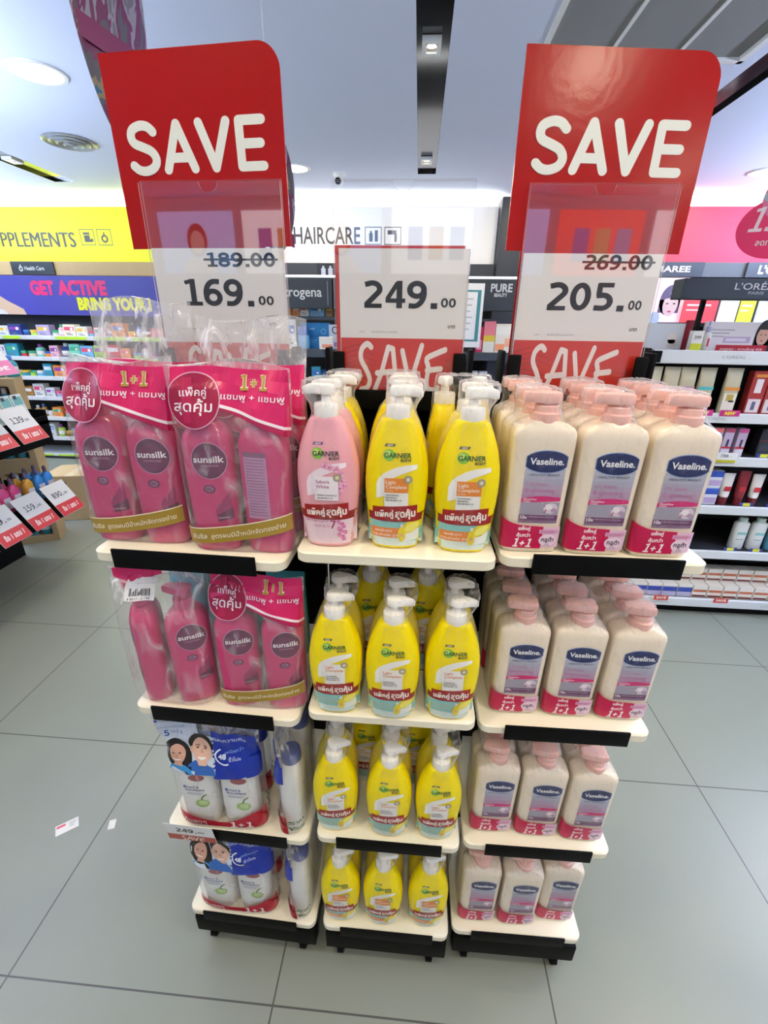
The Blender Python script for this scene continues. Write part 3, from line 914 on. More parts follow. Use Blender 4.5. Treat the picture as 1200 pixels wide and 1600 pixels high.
# ------------------------------------------------------------------ the display stands
YB = .853
def display_stand(label, x, w, yf, tops, strips, rz=0.0, thick=.019, cradle=True, depth=.43, coff=0.0):
    """open stand: cream shelves between black uprights, black wheeled base, sign cradle on top; local origin on the floor below the front edge's middle"""
    root = thing('display_stand', label, 'display stand', (x, yf, 0), rz, 'cream shelved wheeled display stands')
    hw = w / 2
    for z in tops:
        mb = MB()
        r = .018
        pts = []
        for cx, cy, a0 in ((hw - r, r, -90), (hw - r, depth - r, 0), (-hw + r, depth - r, 90), (-hw + r, r, 180)):
            pts += [(cx + r * math.cos(math.radians(a0 + 15 * i)), cy + r * math.sin(math.radians(a0 + 15 * i))) for i in range(7)]
        e = .0025
        def sc(k): return [(px * (1 - k / hw), depth / 2 + (py - depth / 2) * (1 - k / (depth / 2))) for px, py in pts]
        mb.rings([[(a, b, zz) for a, b in sc(k)] for zz, k in ((z - thick, e), (z - thick + e, 0), (z - e, 0), (z, e))], M['shelf'])
        mb.build('shelf', root, 40)
    yp = .859 - yf
    for sx in (-1, 1):
        mb = MB()
        mb.box(sx * (hw - .008) - .011, sx * (hw - .008) + .011, yp - .012, yp + .012, .10, 1.395, M['black'], .003)
        mb.build('upright', root, 40)
    for z in tops:
        MB().box(-hw + .018, hw - .018, yp - .010, yp + .010, z - thick - .016, z - thick - .0005, M['black'], .002).build('shelf_bracket', root, 40)
    pb = .876 - yf
    MB().box(-hw + .004, hw - .004, pb, pb + .006, .100, 1.350, M['black']).build('back_panel', root)
    mb = MB()
    mb.box(-hw + .006, hw - .002, .004, .034, .050, .113, M['black'], .004)
    mb.box(-hw + .006, hw - .002, depth - .034, depth - .004, .043, .113, M['black'], .004)
    for sx in (-1, 1):
        mb.box(sx * (hw - .030) - .012, sx * (hw - .030) + .012, .030, depth - .030, .050, .105, M['black'], .003)
    mb.box(-hw + .04, hw - .04, .034, depth - .034, .085, .105, M['black'], .003)
    b = mb.build('base_frame', root, 40)
    for sx in (-1, 1):
        for y in (.028, depth - .028):
            cx = sx * (hw - .040)
            c = MB()
            c.rings([[(cx + dx, y + .0195 * math.cos(2 * PI * i / 22) * k, .0197 + .0195 * math.sin(2 * PI * i / 22) * k) for i in range(22)] for dx, k in ((-.0085, .8), (-.0070, 1), (.0070, 1), (.0085, .8))], M['blackplastic'])
            c.lathe([(.030, .012), (.0505, .012)], M['blackplastic'], (cx, y), 16)
            c.box(cx - .013, cx - .0095, y - .009, y + .009, .014, .036, M['blackplastic'])
            c.box(cx + .0095, cx + .013, y - .009, y + .009, .014, .036, M['blackplastic'])
            cc = c.build('caster', root, 40)
            MB().lathe([(0, .004), (.003, .0035)], M['chrome'], n=12).build('axle_cap', cc, 40, (cx + .013, y, .0197)).rotation_euler = (0, PI / 2, 0)
    for (z, x0, x1, hgt) in strips:
        mb = MB()
        mb.box(x0, x1, -.0055, -.0015, z, z + hgt, M['blackplastic'], .0012)
        mb.build('price_strip', root, 40)
    if cradle:
        mb = MB()
        yc = YB - yf
        mb.box(-hw + .01, hw - .01, yc - .018, yc + .028, 1.333, 1.353, M['black'], .002)
        mb.box(-hw + .01, hw - .01, yc - .018, yc - .0115, 1.333, 1.386, M['black'], .002)
        mb.box(-hw + .01, hw - .01, yc + .0245, yc + .029, 1.333, 1.400, M['black'], .002)
        for sx in (-1, 1):
            mb.box(coff + sx * .108 - .011, coff + sx * .108 + .011, yc - .0185, yc - .0115, 1.352, 1.452, M['black'], .0035)
            mb.box(coff + sx * .1285 - .004, coff + sx * .1285 + .004, yc - .016, yc + .026, 1.352, 1.458, M['black'], .003)
        for sx in (-1, 1):
            mb.box(sx * (hw - .011) - .011, sx * (hw - .011) + .011, yp - .018, yc + .028, 1.333, 1.392, M['black'], .004)
        mb.build('sign_cradle', root, 40)
    return root

# ------------------------------------------------------------------ stands
TL = [.150, .475, .825, 1.157]
TC = [.153, .494, .848, 1.177]
TR = [.155, .486, .828, 1.177]
def strip_rows(tops, x0, x1, use):
    return [(tops[k] - .025, x0, x1, .033) for k in use]
stL = display_stand('wheeled display stand holding the magenta and white shampoo bags', -.352, .318, .592, TL, strip_rows(TL, -.120, .115, (0, 1, 2, 3)), math.radians(-1.6), coff=-.006)
stC = display_stand('wheeled display stand holding the yellow pump bottles, between the other two', -.022, .305, .588, TC, strip_rows(TC, -.108, .114, (0, 1)), coff=-.012)
stR = display_stand('wheeled display stand holding the cream bottles with peach pumps', .293, .306, .606, TR, strip_rows(TR, -.108, .112, (0, 1, 2, 3)), math.radians(.6), coff=-.0125)

# ------------------------------------------------------------------ packs on the centre stand
SHELFN = ['bottom shelf', 'third shelf down', 'second shelf down', 'top shelf']
protoY = lotion_pack('plain', M['yellow'])
protoO = lotion_pack('orange', M['yellow'])
protoP = lotion_pack('pink', M['pink'], -1)
used = set()
def put(proto, label, loc, rz=0.0, group=None, tilt=None):
    if id(proto) in used:
        o = copy_tree(proto)
    else:
        o = proto; used.add(id(proto))
    return place(o, label, loc, rz, group, tilt)
e = .0006
put(protoP, 'pink lotion twin pack, the only pink one on the yellow bottle stand', (-.1265, .632, TC[3] + e), .0, 'lotion twin packs on the top shelf of the centre stand')
g = 'lotion twin packs on the top shelf of the centre stand'
put(protoO, 'yellow lotion twin pack with orange panel, top shelf, front middle beside the pink pack', (-.024, .635, TC[3] + e), .0, g)
put(protoO, 'yellow lotion twin pack with orange panel, front of top shelf nearest the peach pumps', (.0800, .632, TC[3] + e), .0, g)
put(protoO, 'yellow lotion twin pack partly hidden behind the pink lotion pack', (-.1320, .7490, TC[3] + e), -.0, g)
put(protoO, 'yellow lotion twin pack hidden behind the front middle pack of the top shelf', (-.0320, .751, TC[3] + e), .0, g)
put(protoO, 'yellow lotion twin pack turned sideways on the top shelf, near the peach pumps', (.0475, .768, TC[3] + e), -PI / 2, g)
g = 'lotion twin packs on the second shelf of the centre stand'
for x, y, rz, w in ((-.1215, .614, .03, 'front pack nearest the magenta bags'), (-.0215, .609, 0, 'front middle pack'), (.0815, .616, 0, 'front pack nearest the peach pumps'),
                    (-.070, .734, .06, 'rear pack nearest the magenta bags'), (.036, .734, -.06, 'rear pack nearest the peach pumps')):
    put(protoY, 'yellow lotion twin pack, second shelf down, ' + w, (x, y, TC[2] + e), rz, g)
g = 'lotion twin packs on the third shelf of the centre stand'
for x, y, rz, w in ((-.1345, .626, .10, 'front pack nearest the white bags'), (-.0220, .623, 0, 'front middle pack'), (.0800, .625, .03, 'front pack nearest the peach pumps'),
                    (-.080, .742, -.04, 'rear pack nearest the white bags'), (.030, .743, .04, 'rear pack nearest the peach pumps')):
    put(protoY, 'yellow lotion twin pack, third shelf down, ' + w, (x, y, TC[1] + e), rz, g)
g = 'lotion twin packs on the bottom shelf of the centre stand'
for x, y, rz, w in ((-.1320, .624, .05, 'nearest the white bags'), (-.0300, .624, 0, 'in the middle'), (.0770, .628, .04, 'nearest the peach pumps')):
    put(protoO, 'yellow lotion twin pack with orange panel, bottom shelf, ' + w, (x, y, TC[0] + e), rz, g)

# ------------------------------------------------------------------ packs on the cream bottle stand
protoV = cream_pack()
rows = [(3, ((.183, .647), (.280, .647), (.377, .648)), 'top shelf'), (2, ((.206, .662), (.304, .663), (.401, .663)), 'second shelf down'),
        (1, ((.199, .658), (.2945, .657), (.390, .655)), 'third shelf down'), (0, ((.199, .652), (.2945, .652), (.390, .668)), 'bottom shelf')]
wh = ('nearest the yellow bottles', 'in the middle', 'at the outer end')
for k, ps, sn in rows:
    g = 'cream lotion twin packs on the %s' % sn
    for j, (x, y) in enumerate(ps):
        put(protoV, 'cream lotion twin pack, %s, front row, %s' % (sn, wh[j]), (x, y, TR[k] + e), (.02, .0, .01)[j] if k else (.02, .03, .0)[j], g)
    for j, (x, y) in enumerate(ps):
        if k in (3, 2):
            put(protoV, 'cream lotion twin pack, %s, rear row, %s' % (sn, wh[j]), (x - (.001, .001, .001)[j], y + .1065, TR[k] + e), (.01, -.01, .01)[j], g)

# ------------------------------------------------------------------ bags on the shampoo stand
LZ = math.radians(-1.6)
bA, bagA = pink_bag(.288, 1.0, (False, True), w=.0880)
put(bA, 'magenta shampoo twin bag at front of top shelf, touching the pink lotion pack', (-.2675, .640, TL[3] + .0006), LZ + .02, 'magenta shampoo bags on the top shelf')
bB, bagB = pink_bag(.288, 4.2, (False, False), w=.0880, flare=.0035)
put(bB, 'magenta shampoo twin bag at the outer end of the top shelf', (-.4480, .657, TL[3] + .0006), LZ - .02, 'magenta shampoo bags on the top shelf')
bC, _ = pink_bag(.370, 2.4, (False, False), lean=.01)
put(bC, 'magenta shampoo twin bag with tall clear top, behind the outer front bag', (-.4420, .736, TL[3] + .0006), LZ, 'magenta shampoo bags on the top shelf')
bD, _ = pink_bag(.345, 5.9, (False, False), lean=.012)
put(bD, 'magenta shampoo twin bag behind the bag that touches the pink lotion', (-.2620, .722, TL[3] + .0006), LZ, 'magenta shampoo bags on the top shelf')
bE, _ = pink_bag(.280, 3.1, (False, False), turn=.22)
put(bE, 'magenta shampoo twin bag on second shelf down, beside the yellow bottles', (-.2640, .638, TL[2] + .0006), LZ + .02, 'magenta shampoo bags on the second shelf')
def reversed_bag(h, seed):
    root = thing('shampoo_twin_bag', '', 'shampoo pack')
    bg = Bag(.0830, h, .0400, seed=seed, flare=.0015)
    for k, x in enumerate((-.0400, .0400)):
        b = SP.mesh(M['magenta'], 44).build('shampoo_bottle', root, 50, (x, 0, 0))
        b.rotation_euler = (0, 0, (-1.1, .45)[k])
        shampoo_pump(M['magpump']).build('pump', b, 40).rotation_euler = (0, 0, (1.0, -.5)[k])
        shampoo_front_label().build('front_label', b)
    fl = bg.mesh(FILM_BAG).build('bag_film', root, 70)
    mb = MB(); f = [bg.front(.0019 + .0003 * k) for k in range(4)]
    mb.band(-.072, .010, lambda u: .262 - .006 * math.sin(4 * u), lambda u: .280, ink('#d9185f'), f[0], nu=10)
    mb.build('header_print', fl); mb = MB()
    mb.rect(-.046, .004, .228, .262, ink('#f3f1f0'), f[1], nu=5, nv=3)
    x = -.038
    while x < -.004:
        w = R_.choice((.0006, .0010, .0016)); mb.rect(x, x + w, .236, .258, ink('#16130f'), f[2], nu=1, nv=2); x += w + R_.choice((.0007, .0012))
    mb.text('8 851932 340', -.040, .2300, .0034, ink('#2a2622'), f[2], width=.036)
    mb.build('barcode_label', fl)
    return root
bF = reversed_bag(.280, 6.6)
put(bF, 'magenta shampoo twin bag showing its barcode label, outer end of the second shelf', (-.4390, .643, TL[2] + .0006), LZ - .02, 'magenta shampoo bags on the second shelf')
wA = white_bag(.318, 2.0)
put(wA, 'white shampoo twin bag with a couple photo, standing above the small 249 card', (-.3850, .629, TL[1] + .0006), LZ + .03, 'white shampoo bags on the third shelf')
wB = white_bag(.288, 3.7)
put(wB, 'white shampoo twin bag with a couple photo on the bottom shelf, facing front', (-.3880, .630, TL[0] + .0006), LZ + .02, 'white shampoo bags on the bottom shelf')
put(wB, 'white shampoo twin bag hidden behind the front white bag on the third shelf', (-.4000, .708, TL[1] + .0006), LZ + .03, 'white shampoo bags on the third shelf')
put(wB, 'white shampoo twin bag hidden behind the front white bag on the bottom shelf', (-.4020, .709, TL[0] + .0006), LZ + .03, 'white shampoo bags on the bottom shelf')
put(wB, 'white shampoo twin bag turned edge on at inner end of the third shelf', (-.2340, .690, TL[1] + .0006), LZ - PI / 2 + .08, 'white shampoo bags on the third shelf')
put(wB, 'white shampoo twin bag turned edge on at inner end of the bottom shelf', (-.2340, .690, TL[0] + .0006), LZ - PI / 2 + .06, 'white shampoo bags on the bottom shelf')

# stock on the far side of the stands, seen through the gaps
def carton(name, w, d, h, body, bands, words=(), bev=.001):
    """origin at base centre, face towards -y; bands (z0, z1, colour, x0, x1)"""
    mb = MB()
    mb.box(-w / 2, w / 2, -d / 2, d / 2, 0, h, body, bev, 1)
    f = [flat(-d / 2 - .0005 - .0003 * k) for k in range(4)]
    for i, (z0, z1, c, a, b) in enumerate(bands):
        mb.rect(a * w, b * w, z0 * h, z1 * h, ink(c), f[min(i, 2)], 1, 1)
    for t, x, z, hh, c in words:
        mb.text(t, x * w, z * h, hh * h, ink(c), f[3], bold=.02, align='C')
    return mb.build(name, None, 30)
for i, x in enumerate((-.060, .020, .100)):
    o = carton('lotion_carton', .066, .05, .19, mat('beige_carton', '#cdbb86', .6), [(.52, .66, '#7d2a1c', -.4, .4), (.1, .3, '#e2d5ad', -.4, .4)])
    o.location = (x, .955, TC[3] + e)
    tag(o, ['beige carton with dark red label, behind the pink lotion pack', 'beige carton with dark red label, behind the middle yellow packs', 'beige carton with dark red label, behind the sideways yellow pack'][i], 'carton', 'beige cartons on the far side of the stands')
def pouch(m, w, h, d):
    mb = MB()
    rs = []
    for z, k, q in ((0, 1, 1), (.3 * h, 1, 1.05), (.7 * h, .98, .7), (.92 * h, .97, .12), (h, .97, .05)):
        rs.append(sring(w / 2 * k, d / 2 * q, 3, 28, z=z))
    mb.rings(rs, m)
    f = lambda x, z: (x, -d / 2 * 1.06 - .0008, z)
    mb.rect(-w * .32, w * .32, h * .25, h * .45, ink('#dfeef0'), f, 1, 1)
    return mb.build('refill_pouch', None, 50)
for i, (x, z) in enumerate(((-.455, TL[2]), (-.355, TL[2]), (-.255, TL[2]))):
    o = pouch(mat('teal_pouch', '#4fb6c6', .3), .085, .20, .04)
    o.location = (x, .765 + .008 * i, z + e)
    tag(o, 'teal refill pouch behind the stands on second shelf, %s of three' % ORD[i], 'refill pouch', 'teal refill pouches behind the stands')

# ------------------------------------------------------------------ signs
ACR = clear_mat('clear_acrylic', (.995, .995, .995), .6, .042)
EDGE = mat('acrylic_edge', '#e9d9d6', .2)
def sign_holder(label, xc, w, z0, z1, rz=0.0):
    root = thing('acrylic_sign_holder', label, 'sign holder', (xc, YB, 0), rz, 'clear acrylic sign holders')
    hw = w / 2
    out = [(-hw, z0), (hw, z0), (hw, z1)] + [(.016 * math.cos(math.radians(a)), z1 - .014 * math.sin(math.radians(a))) for a in range(0, 181, 12)] + [(-hw, z1)]
    mb = MB(); mb.poly(out, ACR, flat(-.0050)); mb.poly(out[::-1], ACR, flat(-.0028))
    n = len(out)
    vs = [(x, -.0050, z) for x, z in out] + [(x, -.0028, z) for x, z in out]
    mb.add(vs, [(i, (i + 1) % n, n + (i + 1) % n, n + i) for i in range(n)], EDGE)
    mb.build('front_sheet', root)
    mb = MB()
    z1b = z1 + .004
    mb.rect(-hw, hw, z0, z1b, ACR, flat(.0026), 1, 1); mb.rect(-hw, hw, z0, z1b, ACR, flat(.0048), 1, 1)
    vs = [(x, y, z) for y in (.0026, .0048) for x, z in ((-hw, z0), (hw, z0), (hw, z1b), (-hw, z1b))]
    mb.add(vs, [(0, 1, 5, 4), (1, 2, 6, 5), (2, 3, 7, 6), (3, 0, 4, 7)], EDGE)
    mb.build('back_sheet', root)
    return root
BLK = ink('#17181a'); CARDRED = mat('card_red_print', '#cc2f1d', .4, noise=.10, nscale=14)
def price_card(label, xc, w, z0, z1, zred, big, x_big, small, old=None, rz=0.0, brush=None, bx=0):
    root = thing('price_card', label, 'price card', (xc, YB - .0006, 0), rz, 'large price cards in acrylic holders')
    hw = w / 2
    MB().box(-hw, hw, -.0004, .0004, z0, z1, M['paper']).build('card', root)
    c = root.children[0]
    mb = MB(); f = [flat(-.0006 - .00012 * k) for k in range(4)]
    mb.rect(-hw + .001, hw - .001, z0, zred, CARDRED, f[0], 1, 1)
    for i in range(9):    # combed texture in the printed red
        mb.stroke([(-hw + .004, zred - .020 - .009 * i), (-hw + .030, zred - .012 - .009 * i), (-hw + .060, zred - .018 - .010 * i)], .0018, ink('#b02413'), f[1], smooth=3)
    if brush:
        brush_save(mb, brush[0] - bx, brush[1] - bx, zred - .088, .078, ink('#efeae4'), f[2])
    mb.build('red_foot', c)
    mb = MB()
    figures(mb, big, x_big[0] - bx, 1.5235, .0425, BLK, f[1], width=x_big[1] - x_big[0])
    figures(mb, '00', small[0] - bx, 1.5255, .0145, BLK, f[1], width=small[1] - small[0])
    mb.text('บาท', small[1] - bx, 1.4925, .0058, ink('#3b3c40'), f[1], bold=.02, align='R')
    if old:
        figures(mb, old[0], old[1] - bx, 1.5850, .0215, BLK, f[1], width=old[2] - old[1])
        mb.rect(old[1] - bx - .004, old[2] - bx + .002, 1.5945, 1.5975, BLK, f[2], 1, 1)
    mb.text('ราคา', -hw + .034, 1.4835, .0028, ink('#8e9094'), f[1], width=.009)
    mb.text('สินค้ามีจำนวนจำกัด', -hw + .056, 1.4835, .0028, ink('#8e9094'), f[1], width=.046)
    mb.build('price_print', c)
    return root
def save_board(label, xc, w, z0, z1, rz, xs, zs, tl=-.10, back=.018, roll=0.0):
    root = thing('promotion_board', label, 'promotion board', (xc, YB + back, 0), rz, 'tall red promotion boards')
    root.location = (xc + 1.74 * math.sin(-roll), YB + back, 0); root.rotation_euler = (0, roll, rz)
    hw = w / 2; r = .034
    out = [(-hw, z0), (tl, z0), (tl, 1.415), (.10, 1.415), (.10, z0), (hw, z0)] + [(hw - r + r * math.cos(math.radians(a)), z1 - r + r * math.sin(math.radians(a))) for a in range(0, 91, 9)] + [(-hw, z1)]
    mb = MB(); mb.prism(out, flat(-.0012), flat(.0012), M['red'])
    mb.build('board', root)
    mb = MB()
    round_save(mb, xs[0] - xc, xs[1] - xc, zs[0], zs[1] - zs[0], ink('#e8ece2'), flat(-.0015))
    mb.build('lettering', root.children[0])
    return root
save_board('red promotion board above the 169 price card', -.370, .294, 1.616, 1.881, math.radians(-4.5), (-.4925, -.250), (1.7236, 1.7947), roll=math.radians(-.5))
save_board('red promotion board above the 205 price card', .2835, .294, 1.6125, 1.8695, math.radians(6.3), (.162, .404), (1.7178, 1.7885), -.122, back=.022)
sign_holder('clear acrylic holder around the 169 price card', -.351, .240, 1.358, 1.706, math.radians(-2))
sign_holder('clear acrylic holder around the 249 price card', -.034, .230, 1.358, 1.706)
sign_holder('clear acrylic holder around the 205 price card', .278, .228, 1.358, 1.700, math.radians(1.5))
price_card('price card reading 169.00 with 189.00 struck out', -.351, .236, 1.360, 1.613, 1.462, '169.', (-.422, -.288), (-.284, -.255), ('189.00', -.372, -.246), math.radians(-2), (-.430, -.270), -.351)
price_card('price card reading 249.00 with SAVE brushed in white on red', -.030, .220, 1.360, 1.614, 1.4745, '249.', (-.099, .034), (.036, .063), None, 0, (-.108, .052), -.030)
price_card('price card reading 205.00 with 269.00 struck out', .278, .224, 1.360, 1.608, 1.4755, '205.', (.213, .347), (.350, .373), ('269.00', .266, .377), math.radians(1.5), (.200, .350), .278)
o = MB().box(-.109, .109, -.0003, .0003, 1.362, 1.6185, mat('red_card_back', '#c8392f', .4)).build('spare_red_card', None)
o.location = (-.038, YB + .0006, 0)
tag(o, 'red card peeping out behind the white 249 price card', 'card')

# small shelf card
root = thing('shelf_price_card', 'small 249 price card on shelf edge below the upper white bags', 'price card', (-.447, .5850, .448), math.radians(-1.6))
root.rotation_euler = (math.radians(8), 0, math.radians(-1.6))
MB().box(-.0545, .0545, -.0003, .0003, 0, .066, M['paper']).build('card', root)
c = root.children[0]
mb = MB(); f = [flat(-.0005 - .00012 * k) for k in range(3)]
mb.rect(-.054, .054, .0005, .024, ink('#b23c25'), f[0], 1, 1)
brush_save(mb, -.022, .030, .004, .0165, ink('#efe6dc'), f[1], .14)
figures(mb, '249.', -.030, .0360, .0155, BLK, f[0], width=.048)
figures(mb, '00', .020, .0375, .0070, BLK, f[0], width=.014)
mb.build('card_print', c)

# ------------------------------------------------------------------ room
def struct(name, mb, smooth=None):
    return tag(mb.build(name, None, smooth), kind='structure')
# floor: 0.667 m grey-green tiles with thin dark joints
fm = bpy.data.materials.new('floor_tiles'); fm.use_nodes = True
nt = fm.node_tree; b = nt.nodes['Principled BSDF']; L = nt.links.new
tc = nt.nodes.new('ShaderNodeTexCoord'); sp = nt.nodes.new('ShaderNodeSeparateXYZ'); L(tc.outputs['Object'], sp.inputs[0])
def joint(axis, off, size):
    a = nt.nodes.new('ShaderNodeMath'); a.operation = 'SUBTRACT'; a.inputs[1].default_value = off - 20 * size
    d = nt.nodes.new('ShaderNodeMath'); d.operation = 'DIVIDE'; d.inputs[1].default_value = size
    f = nt.nodes.new('ShaderNodeMath'); f.operation = 'FRACT'
    p = nt.nodes.new('ShaderNodeMath'); p.operation = 'PINGPONG'; p.inputs[1].default_value = .5
    l = nt.nodes.new('ShaderNodeMath'); l.operation = 'LESS_THAN'; l.inputs[1].default_value = .0030
    L(sp.outputs[axis], a.inputs[0]); L(a.outputs[0], d.inputs[0]); L(d.outputs[0], f.inputs[0]); L(f.outputs[0], p.inputs[0]); L(p.outputs[0], l.inputs[0])
    return l
jx = joint(0, -.948, .6675); jy = joint(1, .495, .6575)
mxm = nt.nodes.new('ShaderNodeMath'); mxm.operation = 'MAXIMUM'; L(jx.outputs[0], mxm.inputs[0]); L(jy.outputs[0], mxm.inputs[1])
no = nt.nodes.new('ShaderNodeTexNoise'); no.inputs['Scale'].default_value = 3.0; no.inputs['Detail'].default_value = 8; L(tc.outputs['Object'], no.inputs[0])
m1 = nt.nodes.new('ShaderNodeMixRGB'); m1.inputs[1].default_value = lin('#868879'); m1.inputs[2].default_value = lin('#8f9281'); L(no.outputs['Fac'], m1.inputs[0])
m2 = nt.nodes.new('ShaderNodeMixRGB'); m2.inputs[2].default_value = lin('#4c4b43'); L(mxm.outputs[0], m2.inputs[0]); L(m1.outputs[0], m2.inputs[1]); L(m2.outputs[0], b.inputs['Base Color'])
b.inputs['Roughness'].default_value = .34
struct('floor', MB().box(-7, 7, -3.4, 5.6, -.05, 0, fm))
ceilm = mat('ceiling_paint', '#dfe6fa', .8)
ci = MB()
GX0, GX1, GY0, GY1 = .50, 1.41, 1.1, 2.785
TRK = [(-3.31, -3.12, 4.60), (-.062, .083, 4.43), (1.485, 1.635, 4.60)]
xs = sorted({-7, 7, GX0, GX1, *[v for t in TRK for v in t[:2]]}); ys = sorted({-3.4, 5.6, GY0, GY1, -1.0, *[t[2] for t in TRK]})
for x0, x1 in zip(xs, xs[1:]):
    for y0, y1 in zip(ys, ys[1:]):
        cx, cy = (x0 + x1) / 2, (y0 + y1) / 2
        if GX0 < cx < GX1 and GY0 < cy < GY1: continue
        if any(a < cx < b_ and -1.0 < cy < c_ for a, b_, c_ in TRK): continue
        ci.add([(x0, y0, CEIL), (x1, y0, CEIL), (x1, y1, CEIL), (x0, y1, CEIL)], [(3, 2, 1, 0)], ceilm)
ci.box(-7, 7, -3.4, 5.6, CEIL + .14, CEIL + .18, ceilm)
struct('ceiling', ci)
wallm = mat('wall_paint', '#d9dadb', .7)
struct('light_block_wall_left', MB().box(-4.95, -4.85, -3.3, 4.4, 0, 1.95, mat('side_light_block', '#8a8c8e', .6)))  # unseen side walls, added low to block outside light beneath the ceiling
struct('light_block_wall_right', MB().box(3.95, 4.05, -3.3, 4.4, 0, 1.95, mat('side_light_block', '#8a8c8e', .6)))
for x, y, z, w, d, t, pw in ((-4.90, 2.0, 1.955, .08, 4.6, 'left', ADDED_WASH[0]), (4.0, 2.0, 1.955, .08, 4.6, 'right', ADDED_WASH[1]), (-2.80, 1.70, 1.755, .08, 1.5, 'promotion', ADDED_WASH[2])):  # unseen strip lights added on the shelving to lift the ceiling brightness
    o = MB().box(x - w / 2, x + w / 2, y - d / 2, y + d / 2, z, z + .02, mat('added_cool_strip', '#dbe6ff', .5, emit=2.0)).build('cove_or_added_strip', None)
    tag(o, 'added unseen strip light on the %s shelving, washing the ceiling' % t, 'cove light', 'added ceiling wash lights')
    l = bpy.data.lights.new('added_wash_' + t, 'AREA'); l.shape = 'RECTANGLE'; l.size = w; l.size_y = d; l.energy = pw; l.color = (.62, .75, 1.0)
    lo = bpy.data.objects.new('added_wash_' + t, l); C.objects.link(lo); lo.location = (x, y, z + .03); lo.rotation_euler = (PI, 0, 0)
struct('wall_back', MB().box(-7, 7, 5.30, 5.40, 0, CEIL + .14, wallm))
struct('wall_front', MB().box(-7, 7, -3.4, -3.3, 0, CEIL + .14, mat('pale_shop_wall', '#d3d5d8', .6)))

# recessed lamps and tracks
def downlight(x, y, label, power=LAMP_W, r=.095):
    root = thing('ceiling_downlight', label, 'ceiling light', (x, y, CEIL), 0, 'round ceiling downlights')
    MB().lathe([(-.001, r + .022), (-.008, r + .018), (-.008, r), (-.001, r)], M['white'], n=40, cap=False).build('trim_ring', root, 40)
    MB().lathe([(-.0045, r), (-.0042, .001)], mat('lamp_diffuser', '#ffffff', .5, emit=6.0), n=40, cap=False).build('diffuser', root)
    l = bpy.data.lights.new('lamp_glow', 'AREA'); l.shape = 'DISK'; l.size = r * 2; l.energy = power; l.color = (1.0, .85, .60)
    lo = bpy.data.objects.new('lamp_glow', l); C.objects.link(lo); lo.parent = root; lo.location = (0, 0, -.012)
downlight(-1.94, 2.75, 'large round ceiling downlight left of the red promotion board', r=.11)
downlight(-1.03, 4.25, 'small round ceiling downlight above the white haircare sign')
downlight(2.63, 4.41, 'round ceiling downlight above the hanging 199 tag')
for x, y, t in ((-2.4, .6, 'over the left aisle'), (-.80, .12, 'added to light the stand fronts, by the shampoo'), (.78, .10, 'added to light the stand fronts, by the cream bottles'), (1.14, -.86, 'behind the viewer'), (2.3, .7, 'over the right aisle'), (-3.3, -1.2, 'by the opposite wall, left'), (2.6, -2.0, 'by the opposite wall, right'), (.9, 4.1, 'above the beauty shelves'), (3.2, 2.4, 'above the skin care shelves'), (-3.9, 3.6, 'above the health shelves')):  # the pair at the stand fronts is added as key light
    downlight(x, y, 'round ceiling downlight ' + t)
def track(x0, x1, y1, spots, label):
    root = thing('recessed_light_track', label, 'light track', ((x0 + x1) / 2, y1, CEIL), 0, 'black recessed light tracks')
    h = (x1 - x0) / 2; tm = mat('black_mirror_track', '#0a0b0d', .12, coat=.5)
    mb = MB(); Lh = y1 + 1.0
    mb.add([(-h, -Lh, .02), (h, -Lh, .02), (h, 0, .02), (-h, 0, .02)], [(3, 2, 1, 0)], tm)
    mb.add([(-h, -Lh, 0), (-h, 0, 0), (-h, 0, .02), (-h, -Lh, .02)], [(0, 1, 2, 3)], tm)
    mb.add([(h, -Lh, 0), (h, 0, 0), (h, 0, .02), (h, -Lh, .02)], [(3, 2, 1, 0)], tm)
    mb.add([(-h, 0, 0), (h, 0, 0), (h, 0, .02), (-h, 0, .02)], [(0, 1, 2, 3)], tm)
    mb.build('channel', root)
    for y, lab in spots:
        s_ = thing('square_spotlight', lab, 'spotlight', ((x0 + x1) / 2 - .006, y, CEIL), 0, 'square spotlights in the black tracks')
        mb = MB()
        for a, b_, c_, d in ((-.042, .042, -.06, -.036), (-.042, .042, .036, .06), (-.042, -.024, -.036, .036), (.024, .042, -.036, .036)):
            mb.box(a, b_, c_, d, -.004, .018, M['white'])
        mb.build('frame', s_)
        MB().lathe([(.006, .0205), (.010, .001)], mat('spot_lens', '#fff4dd', .4, emit=14.0), n=24, cap=False).build('lens', s_)
        MB().lathe([(.012, .030), (.004, .022), (.006, .0205)], mat('spot_reflector', '#4a3a22', .3, metal=.8), n=24, cap=False).build('reflector', s_, 40)
        l = bpy.data.lights.new('spot_glow', 'SPOT'); l.energy = SPOT_W * 4; l.spot_size = math.radians(95); l.spot_blend = .6; l.shadow_soft_size = .03; l.color = (1.0, .85, .60)
        lo = bpy.data.objects.new('spot_glow', l); C.objects.link(lo); lo.parent = s_; lo.location = (0, 0, -.006)
track(*TRK[1], [(2.62, 'square spotlight near the middle of the central black track'), (4.13, 'square spotlight near the far end of the central black track'), (1.1, 'square spotlight in the central track above the stands'), (-.45, 'square spotlight in the central track nearest the viewer')], 'black light track running down the middle of the ceiling')
track(*TRK[0], [(4.05, 'square spotlight in the track above the yellow sign')], 'black light track above the yellow supplements sign')
track(*TRK[2], [(1.2, 'square spotlight in the track beside the grey ceiling panels')], 'black light track beside the grey ceiling panels')
